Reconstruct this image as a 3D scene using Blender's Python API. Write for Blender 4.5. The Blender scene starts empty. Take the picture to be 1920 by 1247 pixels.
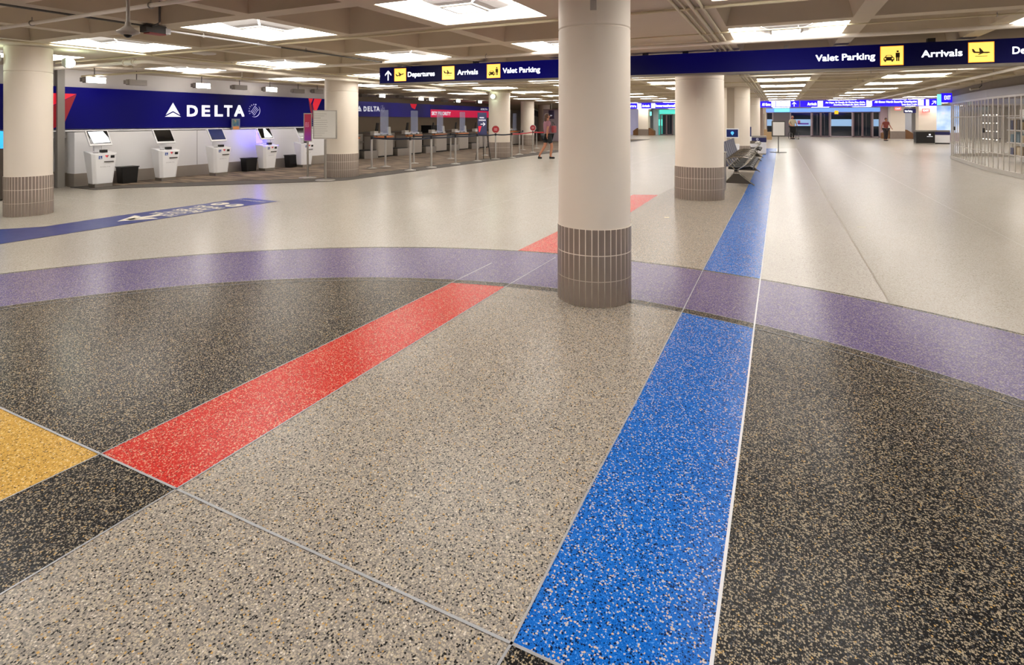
import bpy, bmesh, math, random
import numpy as np
from mathutils import Vector, Matrix
random.seed(7)
PI = math.pi
sc = bpy.context.scene
COL = sc.collection

# ------------------------------------------------------------------ camera frame
TH = math.atan(503 / 1030); CT = math.cos(TH); ST = math.sin(TH)
EYE = 1.5; FP = 1030.0; HY = 226.0; CX = 960.0
ZC = 2.67                                   # soffit height
def ray(px):                                 # direction on the ground per metre of depth
    X = (px - CX) / FP
    return (X * CT - ST, CT + X * ST)
def G(px, py, z=0.0):                        # surveyed point on a level plane
    Z = (EYE - z) * FP / (py - HY)
    d = ray(px); return (d[0] * Z, d[1] * Z)
def atU(px, u):
    d = ray(px); Z = u / d[0]; return (u, d[1] * Z, Z)
def atV(px, v):
    d = ray(px); Z = v / d[1]; return (d[0] * Z, v, Z)
def hz(py, Z): return EYE + (HY - py) / FP * Z

# ------------------------------------------------------------------ materials
def lin(c):
    if isinstance(c, str):
        c = c.lstrip('#'); c = [int(c[i:i+2], 16) / 255 for i in (0, 2, 4)]
        c = [x / 12.92 if x <= .04045 else ((x + .055) / 1.055) ** 2.4 for x in c]
    return (*c[:3], 1.0)
MATS = {}
def mat(name, color, rough=.5, metal=0.0, emit=None, estr=0.0, spec=.5, noise=0.0, nscale=6.0, alpha=None, trans=0.0, coat=0.0):
    if name in MATS: return MATS[name]
    m = bpy.data.materials.new(name); m.use_nodes = True
    nt = m.node_tree; b = nt.nodes['Principled BSDF']
    b.inputs['Base Color'].default_value = lin(color)
    b.inputs['Roughness'].default_value = rough
    b.inputs['Metallic'].default_value = metal
    b.inputs['Specular IOR Level'].default_value = spec
    b.inputs['Transmission Weight'].default_value = trans
    b.inputs['Coat Weight'].default_value = coat
    if emit is not None:
        b.inputs['Emission Color'].default_value = lin(emit)
        b.inputs['Emission Strength'].default_value = estr
    if alpha is not None: b.inputs['Alpha'].default_value = alpha
    tc = nt.nodes.new('ShaderNodeTexCoord'); n = nt.nodes.new('ShaderNodeTexNoise')
    n.inputs['Scale'].default_value = nscale; n.inputs['Detail'].default_value = 4
    nt.links.new(tc.outputs['Object'], n.inputs['Vector'])
    if noise > 0:
        mx = nt.nodes.new('ShaderNodeMix'); mx.data_type = 'RGBA'
        c = lin(color)
        mx.inputs['A'].default_value = tuple(x * (1 - noise) for x in c[:3]) + (1,)
        mx.inputs['B'].default_value = tuple(min(1, x * (1 + noise)) for x in c[:3]) + (1,)
        nt.links.new(n.outputs['Fac'], mx.inputs['Factor'])
        nt.links.new(mx.outputs['Result'], b.inputs['Base Color'])
    mr = nt.nodes.new('ShaderNodeMapRange')
    mr.inputs['To Min'].default_value = max(0.02, rough - .05); mr.inputs['To Max'].default_value = min(1, rough + .05)
    nt.links.new(n.outputs['Fac'], mr.inputs['Value']); nt.links.new(mr.outputs['Result'], b.inputs['Roughness'])
    MATS[name] = m
    return m

def terrazzo(name, base, chips, dens, scale=78, rough=.2, spec=.09, fine=None, fdens=.3, tone=.06, size=(.30, .62)):
    """matrix colour with stone chips: chips = list of (share, colour)"""
    m = bpy.data.materials.new(name); m.use_nodes = True
    nt = m.node_tree; N = nt.nodes; L = nt.links; b = N['Principled BSDF']
    tc = N.new('ShaderNodeTexCoord')
    nz = N.new('ShaderNodeTexNoise'); nz.noise_dimensions = '2D'; nz.inputs['Scale'].default_value = scale * 1.5; nz.inputs['Detail'].default_value = 1
    L.new(tc.outputs['Object'], nz.inputs['Vector'])
    sub = N.new('ShaderNodeVectorMath'); sub.operation = 'SUBTRACT'; sub.inputs[1].default_value = (.5, .5, .5)
    L.new(nz.outputs['Color'], sub.inputs[0])
    scl = N.new('ShaderNodeVectorMath'); scl.operation = 'SCALE'; scl.inputs['Scale'].default_value = .75 / scale
    L.new(sub.outputs[0], scl.inputs[0])
    add = N.new('ShaderNodeVectorMath'); add.operation = 'ADD'
    L.new(tc.outputs['Object'], add.inputs[0]); L.new(scl.outputs[0], add.inputs[1])
    def layer(prev, sc_, density, cols, szr):
        vo = N.new('ShaderNodeTexVoronoi'); vo.voronoi_dimensions = '2D'; vo.feature = 'F1'
        vo.inputs['Scale'].default_value = sc_; vo.inputs['Randomness'].default_value = 1
        L.new(add.outputs[0], vo.inputs['Vector'])
        sp = N.new('ShaderNodeSeparateColor'); L.new(vo.outputs['Color'], sp.inputs[0])
        a = N.new('ShaderNodeMath'); a.operation = 'LESS_THAN'; L.new(sp.outputs[0], a.inputs[0]); a.inputs[1].default_value = density
        s = N.new('ShaderNodeMapRange'); L.new(sp.outputs[1], s.inputs['Value']); s.inputs['To Min'].default_value = szr[0]; s.inputs['To Max'].default_value = szr[1]
        d = N.new('ShaderNodeMath'); d.operation = 'LESS_THAN'; L.new(vo.outputs['Distance'], d.inputs[0]); L.new(s.outputs[0], d.inputs[1])
        mm = N.new('ShaderNodeMath'); mm.operation = 'MULTIPLY'; L.new(a.outputs[0], mm.inputs[0]); L.new(d.outputs[0], mm.inputs[1])
        cr = N.new('ShaderNodeValToRGB'); cr.color_ramp.interpolation = 'CONSTANT'; L.new(sp.outputs[2], cr.inputs[0])
        el = cr.color_ramp.elements
        while len(el) > 1: el.remove(el[-1])
        p = 0
        for k, (sh, c) in enumerate(cols):
            e = el[0] if k == 0 else el.new(min(.999, p))
            e.position = min(.999, p); e.color = lin(c); p += sh
        mx = N.new('ShaderNodeMix'); mx.data_type = 'RGBA'
        L.new(mm.outputs[0], mx.inputs['Factor']); L.new(prev, mx.inputs['A']); L.new(cr.outputs[0], mx.inputs['B'])
        return mx.outputs['Result']
    n2 = N.new('ShaderNodeTexNoise'); n2.inputs['Scale'].default_value = 1.3; n2.inputs['Detail'].default_value = 3
    L.new(tc.outputs['Object'], n2.inputs['Vector'])
    m0 = N.new('ShaderNodeMix'); m0.data_type = 'RGBA'; c = lin(base)
    m0.inputs['A'].default_value = tuple(x * (1 - tone) for x in c[:3]) + (1,); m0.inputs['B'].default_value = tuple(x * (1 + tone) for x in c[:3]) + (1,)
    L.new(n2.outputs['Fac'], m0.inputs['Factor'])
    o = m0.outputs['Result']
    if fine: o = layer(o, scale * 1.9, fdens, fine, (.25, .6))
    o = layer(o, scale, dens, chips, size)
    L.new(o, b.inputs['Base Color'])
    mr = N.new('ShaderNodeMapRange'); mr.inputs['To Min'].default_value = rough - .012; mr.inputs['To Max'].default_value = rough + .010
    L.new(n2.outputs['Fac'], mr.inputs['Value']); L.new(mr.outputs[0], b.inputs['Roughness'])
    b.inputs['Specular IOR Level'].default_value = spec
    MATS[name] = m
    return m

def pattern_mat(name, stops, scale=(1, 1, 1), nscale=4, rough=.6, detail=3, emit=0, spec=.5):
    m = bpy.data.materials.new(name); m.use_nodes = True
    nt = m.node_tree; N = nt.nodes; L = nt.links; b = N['Principled BSDF']
    tc = N.new('ShaderNodeTexCoord'); mp = N.new('ShaderNodeMapping'); mp.inputs['Scale'].default_value = scale
    nz = N.new('ShaderNodeTexNoise'); nz.inputs['Scale'].default_value = nscale; nz.inputs['Detail'].default_value = detail
    cr = N.new('ShaderNodeValToRGB'); el = cr.color_ramp.elements
    L.new(tc.outputs['Object'], mp.inputs[0]); L.new(mp.outputs[0], nz.inputs['Vector']); L.new(nz.outputs['Fac'], cr.inputs[0])
    el[0].position = stops[0][0]; el[0].color = lin(stops[0][1]); el[1].position = stops[-1][0]; el[1].color = lin(stops[-1][1])
    for p, c in stops[1:-1]:
        e = el.new(p); e.color = lin(c)
    L.new(cr.outputs[0], b.inputs['Base Color']); b.inputs['Roughness'].default_value = rough; b.inputs['Specular IOR Level'].default_value = spec
    if emit:
        L.new(cr.outputs[0], b.inputs['Emission Color']); b.inputs['Emission Strength'].default_value = emit
    MATS[name] = m
    return m

BEIGE_CHIP = '#d8c8ac'
M_WHITE_T = terrazzo('terrazzo_cream', '#a9a298', [(.5, '#b6afa4'), (.3, '#989084'), (.2, '#857e73')], .55, 120, .255, tone=.04)
M_PALE_T = terrazzo('terrazzo_pale', '#b3ada5', [(.5, '#c0bab1'), (.3, '#a19a91'), (.2, '#8e877e')], .55, 120, .255, tone=.04)
M_GRAY_T = terrazzo('terrazzo_gray', '#868079', [(.50, '#ada193'), (.22, '#bcae98'), (.17, '#252322'), (.04, '#c29a5c'), (.07, '#d2c8ba')], .80, 150, .255,
                    fine=[(.7, '#9c9186'), (.3, '#3e3a38')], fdens=.35)
M_DARK_T = terrazzo('terrazzo_dark', '#1e1d1d', [(.55, '#a3957e'), (.22, '#7c7468'), (.18, '#3c4046'), (.05, '#bd9a60')], .52, 165, .255, .06,
                    fine=[(.45, '#80756a'), (.55, '#131314')], fdens=.30)
M_RED_T = terrazzo('terrazzo_red', '#bd221c', [(.5, '#cf7f68'), (.25, '#d2ac8c'), (.25, '#641815')], .42, 165, .255,
                   fine=[(.6, '#d84a3a'), (.4, '#941412')], fdens=.4)
M_BLUE_T = terrazzo('terrazzo_blue', '#1062bc', [(.36, '#b9b4b4'), (.14, '#c2ab92'), (.50, '#0b2148')], .36, 145, .255,
                    fine=[(.5, '#4d8cd6'), (.5, '#0b3c86')], fdens=.4)
M_PURP_T = terrazzo('terrazzo_purple', '#584b74', [(.6, '#968a8a'), (.25, '#8376a2'), (.15, '#40345c')], .5, 140, .255, .12,
                    fine=[(.6, '#75698c'), (.4, '#4c4068')], fdens=.3)
M_YEL_T = terrazzo('terrazzo_yellow', '#bd9444', [(.6, '#d9b060'), (.2, '#e0c690'), (.2, '#54442a')], .45, 150, .255,
                   fine=[(.6, '#c48e2c'), (.4, '#6a5224')], fdens=.25)
M_DIV = mat('zinc_divider', '#a3a4a8', .35, .3)
M_DIVW = mat('white_divider', '#d5d6da', .4)
M_CEIL = mat('painted_concrete', '#ccbfa8', .8, noise=.05, nscale=3)
M_COL = mat('column_paint', '#ece1d2', .55, noise=.03, nscale=2)
M_TILE = mat('brown_tile', '#8a7c72', .35, noise=.1, nscale=9)
M_GROUT = mat('pale_grout', '#ddd1c3', .8)
M_STEEL = mat('brushed_steel', '#a8a39c', .32, .9, noise=.06, nscale=20)
M_DSTEEL = mat('dark_steel', '#a89f95', .35, .5, noise=.2, nscale=1.5)
M_WHITE = mat('white_laminate', '#f0eff0', .45)
M_KWHITE = mat('white_enamel', '#f4f4f6', .4)
M_BLACK = mat('black_plastic', '#0c0b0b', .45)
M_SCREEN = mat('dark_glass_screen', '#07090d', .12, coat=.3)
M_PIPE = mat('cream_painted_pipe', '#d8ccaa', .4, noise=.04)
M_PIPEW = mat('white_painted_pipe', '#ece3d6', .35)
M_COND = mat('gray_conduit', '#5d5b58', .4, .6)
M_NAVY = mat('navy_panel', '#06063c', .35, emit='#0a06a0', estr=.12)
M_LIT = mat('white_lit_letter', '#ffffff', .5, emit='#eef4ff', estr=1.6)
M_PAINTW = mat('white_lettering', '#e8e8ec', .5, emit='#e8e8f4', estr=.55)
M_YLIT = mat('yellow_lit_icon', '#ffd860', .5, emit='#ffdc68', estr=.85)
M_YEDGE = mat('amber_lit_edge', '#e8941a', .5, emit='#f0960c', estr=.9)
M_GLYPH = mat('brown_glyph', '#4a3208', .6)
M_LENS = mat('luminous_diffuser', '#ffffff', .5, emit='#fffaf3', estr=5.6)
M_BASKET = mat('frosted_basket', '#c4c1be', .5)
M_FRAMEG = mat('gray_lamp_frame', '#b4afa9', .5)

# ------------------------------------------------------------------ mesh builder
class MB:
    def __init__(s): s.v = []; s.f = []; s.m = []; s.smooth = []
    def _add(s, vs, fs, mi=0, sm=False):
        o = len(s.v); s.v += [tuple(p) for p in vs]
        for f in fs: s.f.append([i + o for i in f]); s.m.append(mi); s.smooth.append(sm)
        return s
    def box(s, cx, cy, cz, sx, sy, sz, mi=0, rz=0, taper=None, rx=0, ry=0):
        vs = []
        for k, z in enumerate((-sz / 2, sz / 2)):
            t = 1 if (k == 1 or taper is None) else taper
            for x, y in ((-1, -1), (1, -1), (1, 1), (-1, 1)):
                vs.append(Vector((x * sx / 2 * t, y * sy / 2 * t, z)))
        R = Matrix.Rotation(rz, 3, 'Z') @ Matrix.Rotation(ry, 3, 'Y') @ Matrix.Rotation(rx, 3, 'X')
        vs = [R @ p + Vector((cx, cy, cz)) for p in vs]
        return s._add(vs, [(0, 3, 2, 1), (4, 5, 6, 7), (0, 1, 5, 4), (1, 2, 6, 5), (2, 3, 7, 6), (3, 0, 4, 7)], mi)
    def tube(s, pts, r, n=10, mi=0, cap=True):
        pts = [Vector(p) for p in pts]; rings = []
        rr = r if isinstance(r, (list, tuple)) else [r] * len(pts)
        for i, p in enumerate(pts):
            d = (pts[min(i + 1, len(pts) - 1)] - pts[max(i - 1, 0)]).normalized()
            a = Vector((0, 0, 1)) if abs(d.z) < .95 else Vector((1, 0, 0))
            x = d.cross(a).normalized(); y = d.cross(x).normalized()
            rings.append([p + (x * math.cos(2 * PI * k / n) + y * math.sin(2 * PI * k / n)) * rr[i] for k in range(n)])
        vs = [q for R in rings for q in R]; fs = []
        for i in range(len(pts) - 1):
            for k in range(n):
                fs.append((i * n + k, i * n + (k + 1) % n, (i + 1) * n + (k + 1) % n, (i + 1) * n + k))
        s._add(vs, fs, mi, True)
        if cap:
            s._add(rings[0], [list(range(n))[::-1]], mi); s._add(rings[-1], [list(range(n))], mi)
        return s
    def lathe(s, prof, cx=0, cy=0, n=32, mi=0, a0=0, a1=2 * PI):
        full = abs(a1 - a0 - 2 * PI) < 1e-6; m = n if full else n + 1
        vs = []
        for r, z in prof:
            for k in range(m):
                a = a0 + (a1 - a0) * k / n; vs.append((cx + r * math.cos(a), cy + r * math.sin(a), z))
        fs = []
        for i in range(len(prof) - 1):
            for k in range(n):
                k2 = (k + 1) % m
                fs.append((i * m + k, i * m + k2, (i + 1) * m + k2, (i + 1) * m + k))
        return s._add(vs, fs, mi, True)
    def prism(s, poly, z0, z1, mi=0, side=None):
        n = len(poly); vs = [(x, y, z0) for x, y in poly] + [(x, y, z1) for x, y in poly]
        s._add(vs, [list(range(n))[::-1], list(range(n, 2 * n))], mi)
        return s._add(vs, [(i, (i + 1) % n, n + (i + 1) % n, n + i) for i in range(n)], mi if side is None else side)
    def quad(s, *p, mi=0): return s._add(p, [list(range(len(p)))], mi)
    def ball(s, c, rx, ry, rz, n=12, mi=0):
        vs = []; fs = []; m = n // 2 + 1
        for i in range(m):
            t = PI * i / (m - 1)
            for k in range(n):
                a = 2 * PI * k / n
                vs.append((c[0] + rx * math.sin(t) * math.cos(a), c[1] + ry * math.sin(t) * math.sin(a), c[2] + rz * math.cos(t)))
        for i in range(m - 1):
            for k in range(n): fs.append((i * n + k, (i + 1) * n + k, (i + 1) * n + (k + 1) % n, i * n + (k + 1) % n))
        return s._add(vs, fs, mi, True)
    def xform(s, M, start=0):
        for i in range(start, len(s.v)): s.v[i] = tuple(M @ Vector(s.v[i]))
        return s
    def build(s, name, mats, parent=None, label=None, bevel=0):
        me = bpy.data.meshes.new(name); me.from_pydata(s.v, [], s.f)
        if not isinstance(mats, (list, tuple)): mats = [mats]
        for m in mats: me.materials.append(m)
        for p, mi, sm in zip(me.polygons, s.m, s.smooth): p.material_index = mi; p.use_smooth = sm
        me.update()
        o = bpy.data.objects.new(name, me); COL.objects.link(o)
        if parent is not None: o.parent = parent
        if label: o['label'] = label
        if bevel:
            b = o.modifiers.new('bevel', 'BEVEL'); b.width = bevel; b.segments = 2; b.limit_method = 'ANGLE'
        return o

def tag(o, label, cat, group=None, kind=None):
    o['label'] = label; o['category'] = cat
    if group: o['group'] = group
    if kind: o['kind'] = kind
    return o
def thing(name, label, cat, loc=(0, 0, 0), rz=0, group=None, kind=None):
    o = bpy.data.objects.new(name, None); COL.objects.link(o); o.location = loc; o.rotation_euler = (0, 0, rz)
    o.empty_display_size = .1
    return tag(o, label, cat, group, kind)
def struct(o, label=None):
    o['kind'] = 'structure'
    if label: o['label'] = label
    return o
KIDS = {}
def dup(root, loc, rz=None, label=None, group=None):
    r = root.copy(); COL.objects.link(r); r.location = loc
    if rz is not None: r.rotation_euler = (0, 0, rz)
    if label: r['label'] = label
    if group: r['group'] = group
    def rec(src, dst):
        for ch in [o for o in ALLKIDS.get(src.name, [])]:
            c = ch.copy(); COL.objects.link(c); c.parent = dst; rec(ch, c)
    rec(root, r)
    return r
ALLKIDS = {}
def index_kids():
    ALLKIDS.clear()
    for o in bpy.data.objects:
        if o.parent: ALLKIDS.setdefault(o.parent.name, []).append(o)

_tc = {}
def text_mesh(s, bold=.012):
    key = (s, bold)
    if key not in _tc:
        cu = bpy.data.curves.new('t', 'FONT'); cu.body = s; cu.size = 1; cu.offset = bold; cu.resolution_u = 3; cu.fill_mode = 'FRONT'
        ob = bpy.data.objects.new('t', cu); COL.objects.link(ob)
        bpy.context.view_layer.update()
        me = ob.evaluated_get(bpy.context.evaluated_depsgraph_get()).to_mesh()
        vs = [tuple(v.co) for v in me.vertices]; fs = [list(p.vertices) for p in me.polygons]
        ob.to_mesh_clear(); bpy.data.objects.remove(ob)
        _tc[key] = (vs, fs)
    return _tc[key]
def add_text(mb, s, x0, x1, y0, y1, M, mi=0, bold=.012, lift=.002):
    """fits the string's ink to the box x0..x1 (baseline y0 .. cap height y1) in the plane M"""
    vs, fs = text_mesh(s, 0)
    if not vs: return
    w_ = max(v[0] for v in vs) - min(v[0] for v in vs)
    kx = (x1 - x0) / w_; ky = (y1 - y0) / .729
    offs = [(0, 0)] if bold <= 0 else [(0, 0), (bold, bold), (-bold, -bold), (bold, -bold), (-bold, bold)]
    ax = min(v[0] for v in vs); bx = max(v[0] for v in vs)
    cap = .729
    for q, (ox, oy) in enumerate(offs):        # thicker strokes: overlaid copies a hair apart
        out = []
        for v in vs:
            X = x0 + (v[0] - ax) / (bx - ax) * (x1 - x0) + ox * kx; Y = y0 + v[1] / cap * (y1 - y0) + oy * ky
            out.append(M @ Vector((X, Y, lift + q * .00008)))
        mb._add(out, fs, mi)
def add_poly(mb, poly, M, mi=0, lift=.002):
    mb._add([M @ Vector((x, y, lift)) for x, y in poly], [list(range(len(poly)))], mi)
def wallM(origin, ang):            # x runs along the wall, y is up, z comes out of the wall toward the viewer
    return Matrix.Translation(Vector(origin)) @ Matrix.Rotation(ang, 4, 'Z') @ Matrix.Rotation(PI / 2, 4, 'X')

# ------------------------------------------------------------------ floor
fl = MB().box(-5, 26, -.05, 44, 76, .1).build('floor', M_WHITE_T); struct(fl, 'cream terrazzo floor of the concourse')
cam_c = (-1.42, .45)
def to_uv(X, Z): return (X * CT - Z * ST, Z * CT + X * ST)
CEN = to_uv(*cam_c)
OUT = [(0,513.1),(130,500.8),(260.7,484.7),(391,475.3),(500,470),(640,464.4),(792,464.1),(937,469),(1044,473.4),(1186,489.1),(1317,506),(1426,523.8),(1668,568.6),(1811,601.2),(1920,627.2)]
INN = [(0,575),(130,560.3),(260,542.5),(391,530.8),(500,526.3),(640,520.7),(849.5,525.7),(1044,540.3),(1186,560.8),(1281,579),(1415,607.2),(1641.6,666.3),(1899.7,745)]
def radial(pts):
    th = []; rr = []
    for p in pts:
        u, v = G(*p); du, dv = u - CEN[0], v - CEN[1]
        th.append(math.atan2(dv, du)); rr.append(math.hypot(du, dv))
    c = np.polyfit(th, rr, 3); lo, hi = min(th), max(th)
    def f(t):
        tt = min(max(t, lo), hi); return float(np.polyval(c, tt))
    return f
r_out = radial(OUT); r_in = radial(INN)
A0, A1 = math.radians(-60), math.radians(235); NA = 160
def arc(fr, a0=A0, a1=A1, n=NA):
    return [(CEN[0] + fr(a0 + (a1 - a0) * k / n) * math.cos(a0 + (a1 - a0) * k / n), CEN[1] + fr(a0 + (a1 - a0) * k / n) * math.sin(a0 + (a1 - a0) * k / n)) for k in range(n + 1)]
def ring(fi, fo, z, name, m, label):
    a = arc(fi); b = arc(fo); mb = MB()
    mb._add([(x, y, z) for x, y in a] + [(x, y, z) for x, y in b], [(i, i + 1, NA + 2 + i, NA + 1 + i) for i in range(NA)])
    return mb.build(name, m, fl, label)
def flat(poly, z, name, m, label=None):
    return MB()._add([(x, y, z) for x, y in poly], [list(range(len(poly)))]).build(name, m, fl, label)
def line(p, q, w, z=.0030, mb=None):
    p = Vector((*p, 0)); q = Vector((*q, 0)); d = (q - p).normalized(); n = Vector((-d.y, d.x, 0)) * w / 2
    mb._add([(*(p + n)[:2], z), (*(p - n)[:2], z), (*(q - n)[:2], z), (*(q + n)[:2], z)], [(0, 1, 2, 3)])
def isect(p, d, q, e):
    det = d[0] * (-e[1]) + e[0] * d[1]
    t = ((q[0] - p[0]) * (-e[1]) + e[0] * (q[1] - p[1])) / det
    return (p[0] + d[0] * t, p[1] + d[1] * t)
def sub2(a, b): return (a[0] - b[0], a[1] - b[1])
def ext(a, b, t): return (a[0] + (b[0] - a[0]) * t, a[1] + (b[1] - a[1]) * t)
X1 = G(188.2, 852); X2 = G(329, 918.6); X3 = G(959, 1208)       # crossings on the transverse divider
crossL = ext(X3, X1, 3.0); crossR = ext(X1, X3, 1.6)
redL1 = G(846.6, 530.4); redLe = G(1187, 365); redR1 = G(949.6, 536.8); redR2 = G(1041.6, 482.8); redR3 = G(1183, 398); redRe = G(1234, 365.6)
bL = [X3, G(1103.2, 920), G(1196.8, 745), G(1281, 581), G(1317.5, 508), G(1363.7, 420), G(1396, 362), G(1436, 278.5)]
b0 = G(1334, 1247); b1 = G(1414.5, 610)
bR = [ext(b0, b1, -.35), b0, G(1375.9, 920), G(1398.9, 745), b1, G(1428, 506), G(1443.3, 380.6), G(1456.6, 278.5)]
mid = lambda t: (r_out(t) + r_in(t)) / 2
disc = arc(mid)
flat(disc, .0005, 'dark_terrazzo_field', M_DARK_T, 'near-black terrazzo field with cream chips inside the purple ring')
yl2 = ext(G(188.2, 852), G(0, 941), 2.2)
flat([X1, yl2, crossL], .0010, 'yellow_terrazzo_field', M_YEL_T, 'golden yellow terrazzo wedge')
gl2 = ext(G(325, 922), G(0, 1117), 2.6)
bd = ext(X3, G(935, 1247), 4)
flat([X2, gl2, bd, X3], .0010, 'gray_terrazzo_field', M_GRAY_T, 'light gray speckled terrazzo in front of the transverse divider')
flat([X1, X2, redR1, redR2, redR3, redRe, redLe, redL1], .0012, 'red_terrazzo_stripe', M_RED_T, 'red terrazzo stripe')
Ge = G(1262, 352)
Gq = (bL[-1][0] - .1, bL[-1][1])
flat([X2, X3] + bL[1:] + [(-2.45, bL[-1][1]), (-2.6, 20.0), Ge, redRe, redR3, redR2, redR1], .0010, 'gray_terrazzo_field', M_GRAY_T, 'light gray speckled terrazzo between the red and blue stripes')
be = isect(X3, sub2(crossR, X3), bR[0], sub2(bR[1], bR[0]))
flat(bL + bR[::-1][:-1] + [be], .0012, 'blue_terrazzo_stripe', M_BLUE_T, 'bright blue terrazzo stripe')
# pale band right of the blue stripe out to the joint
j0 = G(1667.6, 566.3); j1 = G(1555.3, 380.6); j2 = G(1493, 278)
flat([bR[4], j0, j1, j2, bR[-1], bR[-2], bR[-3]], .0004, 'pale_terrazzo_band', M_PALE_T, 'paler terrazzo band beside the blue stripe')
ring(lambda t: r_out(t) - .045, r_out, .0020, 'dark_border_strip', M_DARK_T, 'thin dark terrazzo border outside the purple ring')
ring(lambda t: r_in(t) - .1, lambda t: r_in(t) + .01, .0020, 'dark_border_strip', M_DARK_T, 'thin dark terrazzo border inside the purple ring')
ring(r_in, lambda t: r_out(t) - .045, .0024, 'purple_terrazzo_ring', M_PURP_T, 'curved purple terrazzo band')
dv = MB()
def polyline(pts, w, z=.0030):
    for a, b in zip(pts, pts[1:]): line(a, b, w, z, dv)
polyline([crossL, crossR], .010)
polyline([yl2, X1, redL1, ext(X1, redL1, 1.27)], .007)
polyline([gl2, X2, redR1, redR2], .008)
polyline([bd] + bL[:7], .008)
for fr in (r_in, lambda t: r_in(t) - .1):
    polyline(arc(fr), .005)
polyline(arc(lambda t: r_out(t) - .045), .004)
dv.build('divider_strip', M_DIV, fl, 'gray zinc divider strips')
dv = MB(); polyline(bR, .011, .0032); dv.build('white_divider_strip', M_DIVW, fl, 'bright white divider strip')
dv = MB()
M_JOINT = mat('floor_joint', '#9a8f80', .5)
polyline([j0, j1, j2], .010)
for k in range(-2, 6):                                    # hairline joints of the big terrazzo panels
    v = 4.6 + k * 3.4
    polyline([(-13, v + 1.2), (-3.6, v + 1.2)] if v > 6 else [(-13, v + 1.2), (-8.8, v + 1.2)], .006)
for u in (2.6, 5.0): polyline([(u, 8.5), (u, 55)], .006)
for u in (-7.2, -4.6): polyline([(u, 7.0), (u, 55)], .006)
dv.build('floor_joint', M_JOINT, fl)
dv = MB(); u, v = G(1250, 408)
dv.box(u, v, .003, .07, .05, .001); u, v = G(1615, 426); dv.box(u, v, .003, .10, .015, .001)
dv.build('tape_mark', mat('yellow_tape', '#cdb98a', .6), fl, 'small scraps of tape on the floor')

# carpet of the check-in area
M_CARPET = pattern_mat('carpet_streaks', [(.35, '#3d332b'), (.5, '#6a5a4b'), (.62, '#8c7a66')], (.8, 5, 1), 1.4, .95)
M_CARPB = mat('carpet_border', '#4d4742', .95, noise=.15, nscale=30)
cp = thing('carpet', 'brown streaked carpet with dark border along the check-in area', 'carpet', (0, 0, 0))
edge = [(-13.3, 6.7), (-13.03, 7.2), (-12.23, 7.92), (-9.99, 10.14), (-9.75, 10.6), (-9.45, 25.3), (-9.3, 44)]
inner = [(-13.9, 6.9), (-13.3, 7.9), (-12.4, 8.9), (-10.75, 10.5), (-10.4, 11.0), (-10.15, 25.3), (-10.1, 44)]
MB().prism(edge + [(-18.05, 44), (-18.05, 15.2), (-14.64, 15.2), (-14.64, 15.06), (-14.26, 15.06), (-14.26, 6.7)], 0.0, .010).build('border', M_CARPB, cp, 'dark gray carpet border')
MB().prism(inner + [(-18.0, 43.9), (-18.0, 15.25), (-14.6, 15.25), (-14.6, 15.1), (-14.25, 15.1), (-14.25, 7.0)], .011, .014).build('pile_field', M_CARPET, cp)

# ------------------------------------------------------------------ ceiling
DU, DV = 1.545, 1.57; U0, V0 = .07, 5.04; HW = .672
def solid_col(i): return i in (-1, -7, 5)
def lit(i, j): return i % 2 == 0 and j % 2 == 0
cb = MB()
I0, I1, J0, J1 = -9, 8, -6, 33
dp = .48
for i in range(I0, I1 + 1):
    for j in range(J0, J1 + 1):
        cu, cv = U0 + i * DU, V0 + j * DV
        a0, a1, b0_, b1_ = cu - DU / 2, cu + DU / 2, cv - DV / 2, cv + DV / 2
        if solid_col(i) or (i <= -9 and cv > 5) or (i >= 4 and cv < 31):
            cb.quad((a0, b0_, ZC), (a0, b1_, ZC), (a1, b1_, ZC), (a1, b0_, ZC)); continue
        o = [(a0, b0_), (a1, b0_), (a1, b1_), (a0, b1_)]
        h = [(cu - HW, cv - HW), (cu + HW, cv - HW), (cu + HW, cv + HW), (cu - HW, cv + HW)]
        t = HW - .13
        g = [(cu - t, cv - t), (cu + t, cv - t), (cu + t, cv + t), (cu - t, cv + t)]
        vs = [(x, y, ZC) for x, y in o] + [(x, y, ZC) for x, y in h] + [(x, y, ZC + dp) for x, y in g]
        cb._add(vs, [(k, 4 + k, 4 + (k + 1) % 4, (k + 1) % 4) for k in range(4)] + [(4 + k, 8 + k, 8 + (k + 1) % 4, 4 + (k + 1) % 4) for k in range(4)] + [(8, 9, 10, 11)])
umin = U0 + I0 * DU - DU / 2; umax = U0 + I1 * DU + DU / 2; vmin = V0 + J0 * DV - DV / 2; vmax = V0 + J1 * DV + DV / 2
cb.quad((-27, vmin, ZC), (-27, vmax, ZC), (umin, vmax, ZC), (umin, vmin, ZC))
cb.quad((umax, vmin, ZC), (umax, vmax, ZC), (17, vmax, ZC), (17, vmin, ZC))
cb.quad((-27, vmax, ZC), (-27, 64, ZC), (17, 64, ZC), (17, vmax, ZC))
struct(cb.build('ceiling', M_CEIL), 'beige painted concrete waffle ceiling')

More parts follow.
